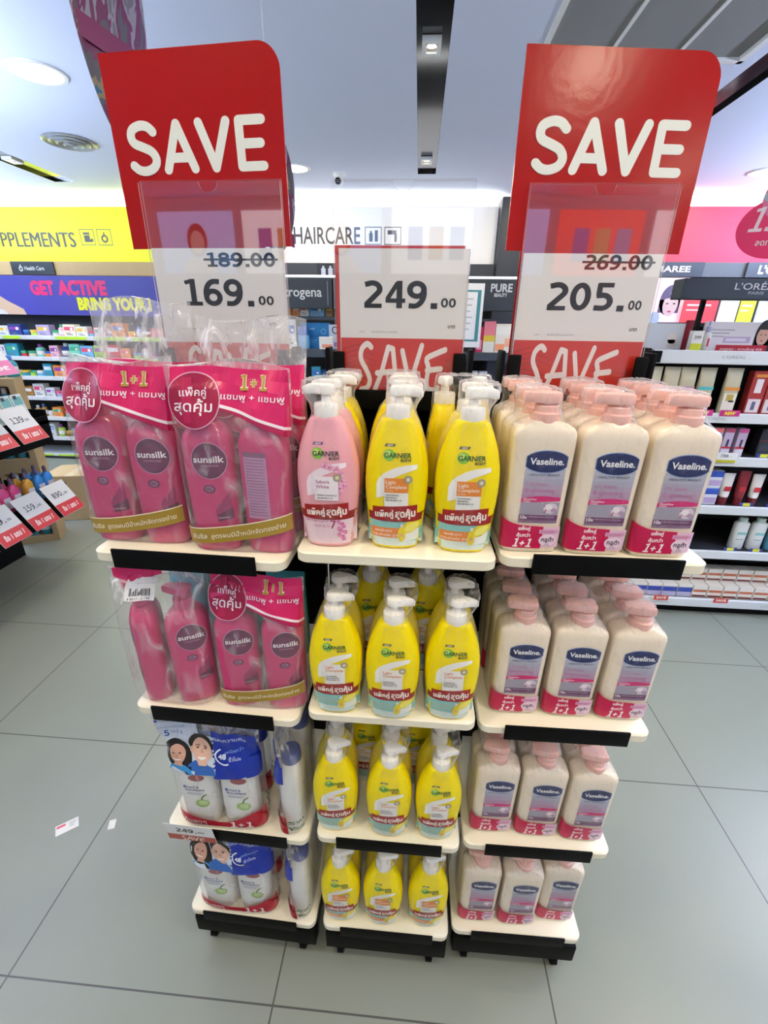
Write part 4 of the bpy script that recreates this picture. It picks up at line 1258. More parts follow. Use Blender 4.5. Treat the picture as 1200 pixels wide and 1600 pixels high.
# grey panel recess
root = thing('ceiling_panel_unit', 'recess of grey ceiling panels with white joints, beside a black track', 'ceiling panel', (GX0, GY1, CEIL))
gpm = mat('grey_ceiling_panel', '#8f8f8d', .7, noise=.04, nscale=80)
for i in range(3):
    MB().box(.303 * i + .008, .303 * (i + 1) - .002, -(GY1 - GY0), -.010, .012, .02, gpm).build('panel', root)
mb = MB()
mb.box(-.012, .012, -(GY1 - GY0), .012, -.004, .03, M['white']); mb.box(.898, .922, -(GY1 - GY0), .012, -.004, .03, M['white']); mb.box(-.012, .922, -.012, .012, -.004, .03, M['white'])
for i in (1, 2): mb.box(.303 * i - .004, .303 * i + .010, -(GY1 - GY0), -.01, .006, .014, M['white'])
mb.build('frame', root)
# round air vent
root = thing('round_air_vent', 'round metal air vent in the ceiling below the big downlight', 'air vent', (-2.46, 3.66, CEIL))
for i in range(4):
    r = .17 - .042 * i
    MB().lathe([(-.004 - .006 * i, r), (-.012 - .006 * i, r - .012), (-.002, r - .034)], mat('vent_metal', '#b9bcb8', .35, metal=.6), n=40, cap=False).build('vent_ring', root, 40)
# security camera
root = thing('security_camera', 'small white security camera on the ceiling by the haircare sign', 'security camera', (-.70, 4.38, CEIL))
MB().lathe([(0, .05), (-.02, .05), (-.03, .02)], M['white'], n=24).build('mount', root, 40)
MB().tube([(0, .03, -.055), (0, -.08, -.075)], .030, M['white'], 18).build('camera_body', root, 40)
MB().tube([(0, -.081, -.0752), (0, -.086, -.0761)], .024, M['blackplastic'], 16).build('camera_lens', root, 40)

# ------------------------------------------------------------------ lit fascia over the wall shelves
YH = 5.0
def fascia(name, label, x0, x1, m, cat='sign'):
    root = thing(name, label, cat, ((x0 + x1) / 2, YH, 0))
    h = (x1 - x0) / 2
    MB().box(-h, h, 0, .10, 2.035, 2.515, m, .004, 1).build('sign_box', root)
    return root
COVE = mat('cove_lamp', '#fff6e2', .5, emit=6.0)
ysign = mat('yellow_lit_sign', '#dfe40c', .5, emit=.30)
wsign = mat('white_lit_sign', '#eeece9', .5, emit=.22)
fY = fascia('lit_wall_sign', 'backlit yellow wall sign lettered SUPPLEMENTS', -7, -1.78, ysign)
mb = MB(); f0 = lambda x, z: (x - (-7 - 1.78) / 2, -.0012, z)
ol = ink('#3a3606')
for dx in (0, .009): mb.text('SUPPLEMENTS', -3.526 + dx, 2.166, .128, ol, (lambda x, z, dx=dx: (lambda p: (p[0], p[1] - dx * .03, p[2]))(f0(x, z))), align='R', width=.985)
for x in (-3.385, -3.205):
    mb.box(0, 0, 0, 0, 0, 0, ol) if False else None
    bandline(mb, [(x - .072, 2.185), (x + .072, 2.185), (x + .072, 2.320), (x - .072, 2.320)], .009, ol, f0, closed=True)
mb.rect(-3.42, -3.36, 2.21, 2.27, ol, f0, 1, 1); mb.rect(-3.425, -3.355, 2.275, 2.295, ol, f0, 1, 1); mb.disc(-3.345, 2.225, .02, .014, ol, f0, 12, 1, rot=.6)
mb.ringp(-3.205, 2.240, .036, .036, .017, ol, f0, 20); mb.rect(-3.212, -3.198, 2.272, 2.298, ol, f0, 1, 1)
mb.build('lettering', fY)
fW = fascia('lit_wall_sign', 'backlit white wall sign lettered HAIRCARE', -1.775, .70, wsign)
mb = MB(); f0 = lambda x, z: (x - (-1.775 + .70) / 2, -.0012, z); ol = ink('#4c4a50')
mb.text('HAIRCARE', -1.262, 2.205, .138, ol, f0, bold=.012, width=.655)
for x in (-.480, -.290):
    bandline(mb, [(x - .078, 2.202), (x + .078, 2.202), (x + .078, 2.345), (x - .078, 2.345)], .010, ol, f0, closed=True)
mb.rect(-.52, -.485, 2.225, 2.295, ol, f0, 1, 1); mb.rect(-.511, -.494, 2.295, 2.315, ol, f0, 1, 1); mb.rect(-.465, -.435, 2.225, 2.320, ol, f0, 1, 1)
mb.rect(-.340, -.255, 2.285, 2.320, ol, f0, 1, 1); mb.rect(-.275, -.250, 2.222, 2.290, ol, f0, 1, 1)
mb.build('lettering', fW)
pm = bpy.data.materials.new('red_pink_lit_sign'); pm.use_nodes = True; nt = pm.node_tree; b = nt.nodes['Principled BSDF']
tc = nt.nodes.new('ShaderNodeTexCoord'); no = nt.nodes.new('ShaderNodeSeparateXYZ'); mr = nt.nodes.new('ShaderNodeMapRange'); mr.inputs[1].default_value = -3.0; mr.inputs[2].default_value = 1.0
rp = nt.nodes.new('ShaderNodeValToRGB'); rp.color_ramp.elements[0].position = .28; rp.color_ramp.elements[0].color = lin('#f4424a'); rp.color_ramp.elements[1].position = .46; rp.color_ramp.elements[1].color = lin('#f21f63')
L = nt.links.new; L(tc.outputs['Object'], no.inputs[0]); L(no.outputs['X'], mr.inputs[0]); L(mr.outputs[0], rp.inputs[0]); b.inputs['Base Color'].default_value = lin('#8a1528'); L(rp.outputs[0], b.inputs['Emission Color']); b.inputs['Emission Strength'].default_value = .72
fR = fascia('lit_wall_sign', 'backlit red and pink wall sign above the skin care shelves', .95, 7, pm)
pil = thing('dark_pillar', 'dark grey pillar between the white and the red wall signs', 'pillar', (.825, 4.96, 0))
MB().box(-.118, .118, -.10, .20, 0, 2.56, mat('charcoal_panel', '#35383c', .5), .004, 1).build('panel', pil)
for i, (x0, x1, t) in enumerate(((-7, -1.78, 'behind the yellow sign'), (-1.775, .70, 'behind the white sign'), (.95, 7, 'behind the red sign'))):
    o = MB().box(x0 + .05, x1 - .05, 5.15, 5.19, 2.49, 2.515, COVE).build('cove_or_added_strip', None)
    tag(o, 'warm strip lamp hidden in the ceiling cove ' + t, 'cove light', 'cove lights')
    l = bpy.data.lights.new('cove_glow', 'AREA'); l.shape = 'RECTANGLE'; l.size = x1 - x0 - .1; l.size_y = .05; l.energy = 9 * (x1 - x0); l.color = (1, .95, .86)
    lo = bpy.data.objects.new('cove_glow', l); C.objects.link(lo); lo.location = ((x0 + x1) / 2, 5.13, 2.53); lo.rotation_euler = (PI - .25, 0, 0)

# ------------------------------------------------------------------ goods for the background shelves
def cname(c): return c
PAL = {'white': '#e8e8e2', 'mint green': '#7fcfb4', 'teal': '#2f8fa0', 'pale pink': '#eab6c2', 'orange': '#e68a3c', 'lilac': '#b9a8cf', 'lime': '#a9c94b', 'navy': '#25396f', 'red': '#c32f34', 'amber': '#9a6a2c', 'cream': '#e9dfc4', 'sky blue': '#7db7dc'}
def shelf_item(kind, w, d, h, col, band):
    m = mat('goods_' + col.replace(' ', '_'), PAL[col], .35)
    mb = MB()
    if kind == 'carton':
        mb.box(-w / 2, w / 2, -d / 2, d / 2, 0, h, m, .002, 1)
        f = flat(-d / 2 - .0006); g_ = flat(-d / 2 - .0009)
        mb.rect(-w * .40, w * .40, h * .52, h * .80, ink(band), f, 1, 1)
        mb.rect(-w * .30, w * .22, h * .16, h * .22, ink('#6a6a70'), f, 1, 1); mb.rect(-w * .30, w * .05, h * .28, h * .33, ink('#6a6a70'), f, 1, 1)
        mb.disc(w * .2, h * .64, w * .12, w * .12, ink('#f4f2ec'), g_, 12, 1)
    elif kind == 'jar':
        mb.lathe([(0, w * .46), (.004, w * .5), (h * .6, w * .5), (h * .62, w * .46)], m, n=18)
        mb.lathe([(h * .62, w * .51), (h * .97, w * .51), (h, w * .47)], ink(band), n=18)
    else:
        mb.lathe([(0, w * .44), (.004, w * .48), (h * .62, w * .5), (h * .74, w * .34), (h * .78, w * .2)], m, n=18)
        mb.lathe([(h * .78, w * .22), (h * .97, w * .22), (h, w * .18)], ink(band), n=16)
        mb.lathe([(h * .2, w * .497), (h * .5, w * .505)], ink('#f0efe8'), n=18, cap=False)
    return mb.build({'carton': 'product_carton', 'jar': 'cream_jar', 'bottle': 'product_bottle'}[kind], None, 40)
BANDS = {'#d94f6a': 'rose', '#3f9f6c': 'green', '#3b6fb5': 'blue', '#e0b23a': 'gold', '#ffffff': 'white', '#8c3c8e': 'purple'}
def fill_shelf(x0, x1, y, z, hmax, where, group, rnd, kinds=('carton', 'carton', 'bottle', 'jar'), wmin=.09, wmax=.16):
    x = x0; i = 0
    while x < x1:
        k = rnd.choice(kinds); w = rnd.uniform(wmin, wmax) * (1 if k == 'carton' else .62)
        h = hmax * (rnd.uniform(.62, 1) if k != 'jar' else .42)
        col = rnd.choice(list(PAL)); bd = rnd.choice(list(BANDS))
        o = shelf_item(k, w, min(w, .09), h, col, bd)
        o.location = (x + w / 2, y + min(w, .09) / 2, z + .0005)
        nth = ORD[i] if i < 20 else 'last'
        tag(o, '%s %s with %s detail, %s from the left on %s' % (col, {'carton': 'carton', 'jar': 'jar', 'bottle': 'bottle'}[k], BANDS[bd], nth, where), {'carton': 'box', 'jar': 'jar', 'bottle': 'bottle'}[k], group)
        x += w + rnd.uniform(.004, .02); i += 1

# ------------------------------------------------------------------ health shelves under the yellow sign
RAIL = mat('white_price_rail', '#dfe3e2', .4); LIME = ink('#b4d832'); DARK = mat('dark_shelf_back', '#1b1c1f', .6); WOOD = mat('pale_wood', '#c9a86e', .5, noise=.06, nscale=12)
root = thing('wall_shelf_unit', 'wall shelf unit of health goods under the yellow sign', 'shelf unit', (0, 0, 0))
MB().box(-7, -1.80, 5.10, 5.14, 0, 2.03, DARK).build('back_panel', root)
MB().box(-7, -1.80, 4.97, 5.10, 1.905, 2.033, WOOD, .003, 1).build('wood_fascia', root)
MB().box(-7, -1.80, 4.70, 5.10, 0, .03, DARK).build('plinth', root)
hs = mb = MB()
mb.box(-4.255, -3.79, 4.955, 4.969, 1.910, 2.028, mat('black_sign', '#191c1a', .4))
fs = flat(4.9535)
mb.ringp(-4.02 - .13, 1.962, .022, .024, .011, ink('#e9ece6'), fs, 16); mb.rect(-4.155, -4.143, 1.985, 2.0, ink('#e9ece6'), fs, 1, 1)
mb.text('Health Care', -4.11, 1.950, .036, ink('#e9ece6'), fs, bold=.02, width=.215)
mb.build('health_care_sign', root)
LH = [.045, .245, .470, .690, .905, 1.105, 1.315]
for i, z in enumerate(LH):
    s_ = MB().box(-7, -1.82, 4.73, 5.10, z - .012, z, RAIL).build('shelf', root)
    rl = MB().box(-7, -1.82, 4.705, 4.73, z - .030, z + .012, RAIL, .003, 1).build('price_rail', s_)
    rr = random.Random(i)
    x = -4.75
    while x < -2.3:
        w = rr.uniform(.12, .40); mb = MB()
        mb.rect(x, x + w, z - .024, z + .006, LIME if (rr.random() < (.75 if i in (0, 1, 6) else .12)) else ink('#eef0ee'), flat(4.7035), 1, 1); x += w + rr.uniform(.01, .12)
        mb.build('price_tag', rl)
o = thing('promotion_banner', 'purple banner lettered GET ACTIVE below the wood strip', 'banner', (-4.3, 4.93, 0))
MB().box(-2.7, 2.45, 0, .02, 1.525, 1.900, mat('purple_print', '#3a3584', .45, noise=.12, nscale=2)).build('panel', o)
c = o.children[0]; mb = MB(); fb = lambda x, z: (x + 4.3, -.0015, z); fb2 = lambda x, z: (x + 4.3, -.0022, z)
mb.text('GET', -4.085, 1.725, .118, ink('#d6275f'), fb, bold=.06, width=.265); mb.text('ACTIVE', -3.785, 1.728, .120, ink('#d6275f'), fb, bold=.06, width=.535)
mb.text('BRING YOUR I', -3.60, 1.585, .105, ink('#e4e01d'), fb, bold=.06, width=.80)
mb.poly([(-4.62, 1.72), (-4.50, 1.74), (-4.38, 1.66), (-4.22, 1.58), (-4.20, 1.526), (-4.62, 1.526)], ink('#d9b48f'), fb)
mb.poly([(-4.62, 1.526), (-4.62, 1.60), (-4.45, 1.57), (-4.40, 1.526)], ink('#e9e4dc'), fb2)
mb.build('banner_print', c)
rnd = random.Random(3)
for i, z in enumerate(LH[1:]):
    fill_shelf(-4.78, -2.35, 4.755, z, min(.150, (LH + [1.56])[i + 2] - z - .05), 'the %s health shelf up' % ORD[i + 1], 'goods on the health shelves', rnd)

# ------------------------------------------------------------------ beauty shelves under the white sign
CH = mat('charcoal_fascia', '#2b3236', .4)
root = thing('wall_shelf_unit', 'dark wall shelf unit of beauty goods under the white sign', 'shelf unit', (0, 0, 0))
MB().box(-1.775, .70, 5.05, 5.09, 0, 2.03, DARK).build('back_panel', root)
MB().box(-1.775, .70, 4.92, 4.95, 1.885, 2.030, mat('graphite_strip', '#3d4145', .45)).build('upper_strip', root)
mb = MB(); fs = flat(4.9185)
mb.rect(-1.03, -.85, 1.905, 2.03, ink('#24262a'), fs, 1, 1)
fs = flat(4.9175)
for x in (-.965, -.895): mb.rect(x - .022, x + .022, 1.925, 1.985, ink('#cfd6ea'), fs, 1, 1); mb.rect(x - .010, x + .010, 1.985, 2.005, ink('#cfd6ea'), fs, 1, 1)
mb.build('bottle_icon_sign', root)
for a, b_ in ((-1.775, -.81), (-.80, .42), (.43, .95)):
    MB().box(a, b_, 4.49, 4.60, 1.612, 1.868, CH, .004, 1).build('brand_header', root)
    mb = MB().box(a, b_, 4.485, 4.60, 1.878, 1.888, mat('header_light', '#e8eef4', .4, emit=1.2)); mb.build('header_lamp', root)
mb = MB(); fs = flat(4.488); wt = ink('#c9cfd0')
mb.text('neutrogena', -1.415, 1.712, .078, wt, fs, bold=.012, width=.512)
mb.rect(-.852, -.846, 1.64, 1.84, ink('#8c9496'), fs, 1, 1)
def pure(mb, t, x, z, h, w):
    mb.text(t, x, z, h, wt, fs, bold=.03, width=w)
mb.build('header_lettering', root); mb = MB()
pure(mb, 'PURE', .625, 1.768, .062, .190); pure(mb, 'BEAUTY', .660, 1.728, .026, .115)
mb.build('header_lettering', root)
BS = [.06, .40, .66, .93, 1.255, 1.545]
for i, z in enumerate(BS):
    s_ = MB().box(-1.775, .95, 4.52 if i < 5 else 4.62, 4.85, z - .02, z, DARK if i != 4 else mat('dark_grey_shelf', '#3a3f44', .3)).build('shelf', root)
    MB().box(-1.775, .95, 4.495 if i < 5 else 4.60, 4.52 if i < 5 else 4.62, z - (.075 if i == 4 else .035), z, mat('smoked_rail', '#4a4f54', .25, metal=.3), .004, 1).build('price_rail', s_)
G = 'goods on the beauty shelves'
def flat_panel(name, w, h, m, label, cat, loc, prints=None, th=.012, rz=0, group=None):
    root = thing(name, label, cat, loc, rz, group)
    MB().box(-w / 2, w / 2, 0, th, 0, h, m, .001, 1).build('panel', root)
    if prints:
        mb = MB(); prints(mb, [flat(-.0006 - .0004 * k) for k in range(6)])
        mb.build('panel_print', root.children[0])
    return root
def bluep(mb, f):
    mb.text('ผิวชุ่มชื้น', -.10, .10, .030, ink('#1d5f92'), f[0], width=.19); mb.ringp(.085, .155, .026, .026, .006, ink('#8fd0ec'), f[0]); mb.rect(-.11, .0, .17, .185, ink('#9ad4ee'), f[0], 1, 1)
    for i in range(3): mb.rect(-.11, .02 - .02 * i, .07 - .018 * i, .076 - .018 * i, ink('#7cc3e6'), f[0], 1, 1)
flat_panel('shelf_poster', .30, .235, ink('#2b8fc9'), 'blue display panel behind the jar, under the beauty header', 'display panel', (-1.02, 4.66, 1.256), bluep)
flat_panel('shelf_poster', .12, .22, ink('#e6eaf4'), 'white display panel with a dark ring beside the blue panel', 'display panel', (-.815, 4.63, 1.256), lambda mb, f: (mb.ringp(.0, .17, .03, .035, .01, ink('#2c2f36'), f[0], 16), mb.rect(-.03, .04, .02, .06, ink('#9f86cf'), f[0], 1, 1)))
o = shelf_item('carton', .11, .05, .26, 'white', '#3b6fb5'); o.location = (-1.235, 4.56, 1.256); tag(o, 'white carton standing left of the blue display panel', 'box', G)
o = shelf_item('jar', .11, .09, .20, 'sky blue', '#3b6fb5'); o.location = (-1.115, 4.58, 1.256); tag(o, 'blue cream jar in front of the blue display panel', 'jar', G)
for i, (x, w, c, b_, t) in enumerate(((-1.26, .06, 'orange', '#e0b23a', 'orange carton first on the shelf below the dark header'), (-1.19, .07, 'orange', '#ffffff', 'orange carton second on the shelf below the dark header'), (-1.105, .085, 'white', '#d94f6a', 'white and rose carton on the shelf below the dark header'), (-.985, .14, 'sky blue', '#3b6fb5', 'wide sky blue carton on the shelf below the dark header'), (-.865, .07, 'amber', '#e0b23a', 'amber carton at the end of the shelf below the dark header'))):
    o = shelf_item('carton', w, .05, .105 - .01 * (i % 2), c, b_); o.location = (x, 4.65, 1.546); tag(o, t, 'box', G)
for i, (x, w, h, c, b_, k, t) in enumerate(((-1.0, .085, .16, 'teal', '#3b6fb5', 'carton', 'teal carton on the dark shelf under the blue panel'), (-.945, .07, .13, 'navy', '#3b6fb5', 'carton', 'navy carton beside the teal one under the blue panel'), (-.862, .075, .165, 'white', '#3b6fb5', 'carton', 'white carton on the dark shelf under the blue panel'), (-.88, .14, .0, 'white', '#e0b23a', 'x', ''))):
    if k == 'x': continue
    o = shelf_item(k, w, .05, h, c, b_); o.location = (x, 4.56 + .06 * i, .931); tag(o, t, 'box', G)
o = carton('product_carton', .13, .06, .11, ink('#eceae4'), [(.12, .40, '#e08a6a', -.3, .45)]); o.location = (-.870, 4.47, 1.259); tag(o, 'white carton with coral stripe leaning out below the blue panel', 'box', G)
def greenp(mb, f):
    bandline(mb, [(-.10, .06), (.10, .06), (.10, .47), (-.10, .47)], .035, ink('#3f868a'), f[0], closed=True)
    for i in range(6): mb.rect(-.06, .05 - .01 * (i % 3), .40 - .05 * i, .412 - .05 * i, ink('#b9c4c6'), f[0], 1, 1)
flat_panel('poster_board', .28, .53, ink('#eef0f2'), 'white poster with teal border beside the white 249 price card', 'poster', (.425, 4.44, 1.30), greenp)
for x, w, h, b_, col, t in ((.570, .06, .22, [(.1, .5, '#e79bb0', -.4, .4)], '#c81d4b', 'crimson carton next to the teal bordered poster'), (.658, .105, .270, [(.0, .35, '#f2efe2', -.5, .5), (.35, .55, '#e9c94a', -.5, .5), (.55, 1, '#e9838e', -.5, .5)], '#e9929c', 'pink and yellow carton beside the crimson carton'), (.79, .15, .25, [(.62, .9, '#f4f3ea', -.5, .5), (.06, .3, '#ef9a6c', -.45, .1), (.2, .5, '#f0b090', .1, .48)], '#efe9dc', 'white carton with orange blots at the shelf end by the red board')):
    o = carton('product_carton', w, .06, h, ink(col), b_); o.location = (x, 4.56, 1.256); tag(o, t, 'box', G)
for x, c1, t in ((.545, '#e8355f', 'silver carton with a rose foot behind the yellow pumps'), (.635, '#7654c8', 'silver carton with a violet foot behind the yellow pumps')):
    o = carton('product_carton', .078, .05, .150, ink('#c3c6cc'), [(.0, .2, c1, -.5, .5)], (('care', 0, .8, .07, '#44474d'),)); o.location = (x, 4.56, .931); tag(o, t, 'box', G)
o = shelf_item('bottle', .06, .06, .17, 'red', '#d94f6a'); o.location = (.82, 4.57, .931); tag(o, 'rose red bottle on the dark shelf beside the sign cradle', 'bottle', G)

# ------------------------------------------------------------------ brand wall behind the skin care gondola
root = thing('wall_shelf_unit', 'dark wall unit with lit face poster under the red sign', 'shelf unit', (0, 0, 0))
MB().box(.95, 7, 5.05, 5.09, 0, 2.03, DARK).build('back_panel', root)
MB().box(.95, 7, 4.80, 4.995, 1.925, 2.045, mat('grey_header', '#55585a', .5), .003, 1).build('header', root)
MB().box(1.55, 2.56, 4.785, 4.80, 1.925, 2.045, ink('#1d1f22')).build('black_header_sign', root)
mb = MB(); mb.text('MAREE', 2.445, 1.965, .046, ink('#eef0f2'), flat(4.7835), bold=.03, align='R', width=.31); mb.build('header_lettering', root)
MB().box(2.93, 3.7, 4.775, 4.80, 1.925, 2.045, ink('#3f4246')).build('screen', root)
mb = MB(); mb.text("L'ORÉAL", 3.03, 1.955, .062, mat('lit_letters', '#dfe6ff', .4, emit=1.5), flat(4.7735), bold=.03, width=.36); mb.build('screen_lettering', root)
for z in (.35, .75, 1.15, 1.53):
    MB().box(.95, 7, 4.72, 5.05, z - .02, z, DARK).build('shelf', root)
def facep(mb, f):
    mb.disc(.02, .185, .092, .128, ink('#5a4560'), f[0], 30); mb.rect(-.072, .112, .08, .19, ink('#5a4560'), f[0], 2, 2)
    mb.disc(.03, .150, .066, .100, ink('#f3d2cd'), f[1], 26); mb.band(-.036, .096, lambda u: .195 + .01 * math.sin(3 * u), lambda u: .245 - .02 * abs(u - .5), ink('#5a4560'), f[2], nu=8)
    for dx in (.0, .062): mb.disc(dx, .158, .013, .006, ink('#3d2b30'), f[2], 12, 1)
    mb.disc(.032, .092, .018, .008, ink('#d1466a'), f[2], 14, 1); mb.disc(-.09, .03, .05, .06, ink('#b9c7d6'), f[3], 16, 1)
flat_panel('lit_poster', .30, .37, mat('lit_poster_pink', '#f6cfdd', .4, emit=.5), 'lit pink poster of a face with short dark bob beside the red board', 'poster', (2.27, 4.70, 1.54), facep)
for i, (x, w, c) in enumerate(((2.55, .30, '#e23b3e'), (2.80, .16, '#e9e7e4'), (2.96, .13, '#d9dd3a'), (3.25, .4, '#d8dde0'), (3.7, .4, '#ef4f62'))):
    flat_panel('promotion_poster', w, .22 + .02 * (i % 2), ink(c, .35, .25), ['red promotion panel seen under the dark brand header', 'white promotion panel beside the red one under the brand header', 'lime promotion panel under the brand header', 'pale grey promotion panel under the brand header', 'coral promotion panel at the outer end under the brand header'][i], 'panel', (x, 4.66, 1.54), lambda mb, f, w=w: (mb.rect(-w * .4, w * .3, .14, .155, ink('#f4efe9'), f[0], 1, 1), mb.rect(-w * .4, w * .1, .10, .112, ink('#f4efe9'), f[0], 1, 1)))

# ------------------------------------------------------------------ skin care gondola on the right
root = thing('skincare_gondola', 'white railed skin care shelf unit with dark header, beyond the cream bottles', 'shelf unit', (0, 0, 0))
GL, GR, GY = 1.055, 3.4, 2.225
MB().box(GL, GL + .012, GY + .02, 2.70, .03, 1.41, M['black'], .002, 1).build('side_panel', root)
MB().box(GR - .025, GR, GY + .02, 2.70, .03, 1.41, M['black'], .002, 1).build('side_panel', root)
MB().box(GL, GR, 2.68, 2.70, .03, 1.40, DARK).build('back_panel', root)
MB().box(GL, GR, GY + .03, 2.70, 0, .055, M['black']).build('plinth', root)
MB().box(1.115, GR, GY - .02, GY + .07, 1.612, 1.692, CH, .003, 1).build('brand_header', root)
for x in (1.262, GR - .02): MB().box(x - .008, x + .008, GY + .06, GY + .08, 1.405, 1.69, M['black']).build('header_post', root)
mb = MB(); fs = flat(GY - .0215)
mb.text("L'ORÉAL", 1.325, 1.650, .024, ink('#d6dadb'), fs, bold=.006, width=.185); mb.text('PARIS', 1.385, 1.632, .011, ink('#b9bebf'), fs, bold=.006, width=.062)
mb.build('header_lettering', root)
GS = [(.105, .045), (.405, .040), (.660, .040), (.915, .040), (1.125, .040), (1.400, .052)]
for i, (z, h) in enumerate(GS):
    s_ = MB().box(GL + .025, GR - .025, GY, 2.68, z - .018, z, DARK).build('shelf', root)
    rl = MB().box(GL + .01, GR, GY - .018, GY, z - h, z + .006, RAIL, .003, 1).build('price_rail', s_)
    mb = MB(); fs = flat(GY - .0192)
    for x in (1.36, 1.95, 2.6): mb.text("L'ORÉAL", x, z - .026, .013, ink('#a9adae'), fs, width=.10)
    mb.build('rail_lettering', rl)
    if i in (1, 2, 3):
        for x in (1.66, 1.79, 2.02, 2.2):
            mb = MB(); mb.rect(x, x + .065, z + .007, z + .027, ink('#2d3b86'), flat(GY - .006), 1, 1); mb.rect(x + .015, x + .050, z + .009, z + .025, ink('#d9d437'), flat(GY - .0063), 1, 1)
            mb.build('price_tag', rl)
    if i == 4:
        for x in (1.345, 1.465):
            mb = MB(); mb.rect(x - .045, x + .045, z - .006, z + .022, ink('#c62e7c'), flat(GY - .0195), 1, 1); mb.text('NEW', x, z + .001, .014, ink('#f0d53a'), flat(GY - .0205), bold=.06, align='C', shear=.2); mb.build('new_tag', rl)
    if i == 0:
        for x in (1.41, 1.73):
            mb = MB(); mb.rect(x - .038, x + .038, z - .010, z + .020, ink('#d23b24'), flat(GY - .0195), 1, 1); mb.text('SAVE', x, z - .001, .014, ink('#f6ece4'), flat(GY - .0205), bold=.04, align='C', width=.055); mb.build('save_tag', rl)
MB().box(GL - .012, GL + .035, GY - .035, GY + .01, 1.352, 1.402, M['blackplastic'], .004).build('rail_end', root)
G = 'goods on the skin care shelves'
# display on top
flat_panel('shelf_poster', .165, .115, ink('#dfe7ec'), 'pale display panel on the skin care top shelf beside the 205 card', 'display panel', (1.150, 2.33, 1.401), lambda mb, f: (mb.disc(.035, .05, .022, .024, ink('#f4efe8'), f[0], 14, 1), mb.rect(.018, .052, .012, .045, ink('#d7d2cc'), f[0], 1, 1)))
flat_panel('shelf_poster', .055, .130, ink('#8f1a22'), 'narrow dark red display panel on the skin care top shelf', 'display panel', (1.268, 2.34, 1.401))
root = thing('serum_bottle', 'clear dropper bottle with red mark on the skin care top shelf', 'bottle', (1.305, 2.27, 1.401), 0, G)
MB().lathe([(0, .017), (.003, .019), (.072, .019), (.080, .010)], ink('#dfe0dc'), n=20).build('bottle_body', root, 40)
MB().lathe([(.080, .011), (.104, .011), (.106, .006), (.128, .005)], ink('#a9b0c4'), n=16).build('dropper_cap', root, 40)
MB().rect(-.004, .004, .02, .055, ink('#b5283a'), flat(-.0195), 1, 1).build('label_mark', root)
o = carton('price_wedge', .048, .03, .085, ink('#ece9e0'), [(.0, .38, '#c9cf2c', -.5, .5)], (('399', 0, .6, .16, '#6a6a6a'),)); o.location = (1.255, 2.265, 1.401); tag(o, 'small white price wedge reading 399 with lime foot', 'price card', G)
def womanp(mb, f):
    mb.disc(.115, .075, .040, .062, ink('#231a17'), f[0], 24); mb.rect(.075, .155, .0, .07, ink('#231a17'), f[0], 2, 2)
    mb.disc(.110, .066, .026, .040, ink('#d8a78f'), f[1], 22); mb.rect(.098, .122, .0, .03, ink('#d8a78f'), f[1], 1, 1)
    mb.band(.084, .136, lambda u: .094, lambda u: .108, ink('#231a17'), f[2], nu=4)
    for dx in (.100, .120): mb.disc(dx, .072, .0045, .002, ink('#2a1c18'), f[2], 8, 1)
    mb.disc(.110, .046, .007, .0028, ink('#b54f55'), f[2], 10, 1)
    for i in range(3): mb.rect(-.130, -.02 - .02 * i, .088 - .014 * i, .093 - .014 * i, ink('#b7b0b3'), f[0], 1, 1)
    mb.rect(-.06, .06, .035, .062, ink('#c7b4cc'), f[0], 1, 1); mb.rect(-.05, .04, .042, .055, ink('#e9e2ee'), f[1], 1, 1)
    mb.rect(-.085, .140, .0005, .026, ink('#b4182b'), f[3], 1, 1); mb.text('ลดสูงสุด - ความอิ่มฟู 42%', .03, .004, .0085, ink('#f6e4e2'), f[4], bold=.02, align='C', width=.19)
flat_panel('shelf_poster', .31, .125, ink('#ece8ea'), 'display panel with woman photo and red 42 percent strip', 'display panel', (1.475, 2.33, 1.401), womanp)
flat_panel('shelf_poster', .40, .12, ink('#e9d8de'), 'pink display panel at the far end of the skin care top shelf', 'display panel', (1.90, 2.33, 1.401))
# row of sealed pouches
for i, (x, c) in enumerate(((1.108, '#5b5850'), (1.190, '#cf9bb6'), (1.266, '#c59ab8'), (1.352, '#57b7b1'), (1.470, '#d98a3c'))):
    mb = MB(); w, h, d = .072, .205, .028
    mb.rings([sring(w / 2 * k, d / 2 * q, 3.5, 24, z=z) for z, k, q in ((0, 1, 1), (.12, 1, 1), (.160, .98, .8), (.185, 1, .25), (h, 1.02, .08))], mat('champagne_pouch', '#c9bf9d', .3, metal=.15))
    f = flat(-d / 2 - .0008)
    mb.rect(-w / 2 + .003, w / 2 - .003, .105, .120, ink(c), f, 1, 1); mb.rect(-w * .4, w * .4, .012, .092, ink('#ece7d6'), f, 1, 1); mb.rect(-w * .22, w * .22, .058, .088, ink('#b89f4e'), flat(-d / 2 - .0013), 1, 1); mb.rect(-.002, .022, .052, .060, ink('#2b2723'), flat(-d / 2 - .0016), 1, 1)
    o = mb.build('product_pouch', None, 50); o.location = (x, 2.262, 1.1255)
    tag(o, 'champagne skin care pouch with %s stripe, %s from the shelf end' % (['grey', 'mauve', 'mauve', 'turquoise', 'orange'][i], ORD[i]), 'pouch', 'champagne pouches on the skin care shelf')
for i in range(9):
    o = carton('product_carton', .070, .04, .195, ink('#9b2f2a'), [(.50, .82, '#e8e2de', -.22, .22), (.04, .36, '#e3d5d4', -.40, .40), (.86, .93, '#d08a3a', -.35, .35), (.10, .30, '#5d5f74', -.12, .12)])
    o.location = (1.580 + .076 * i, 2.262, 1.1255); tag(o, 'dark red skin care carton, %s along after the champagne pouches' % ORD[i], 'box', 'dark red cartons on the skin care shelf')
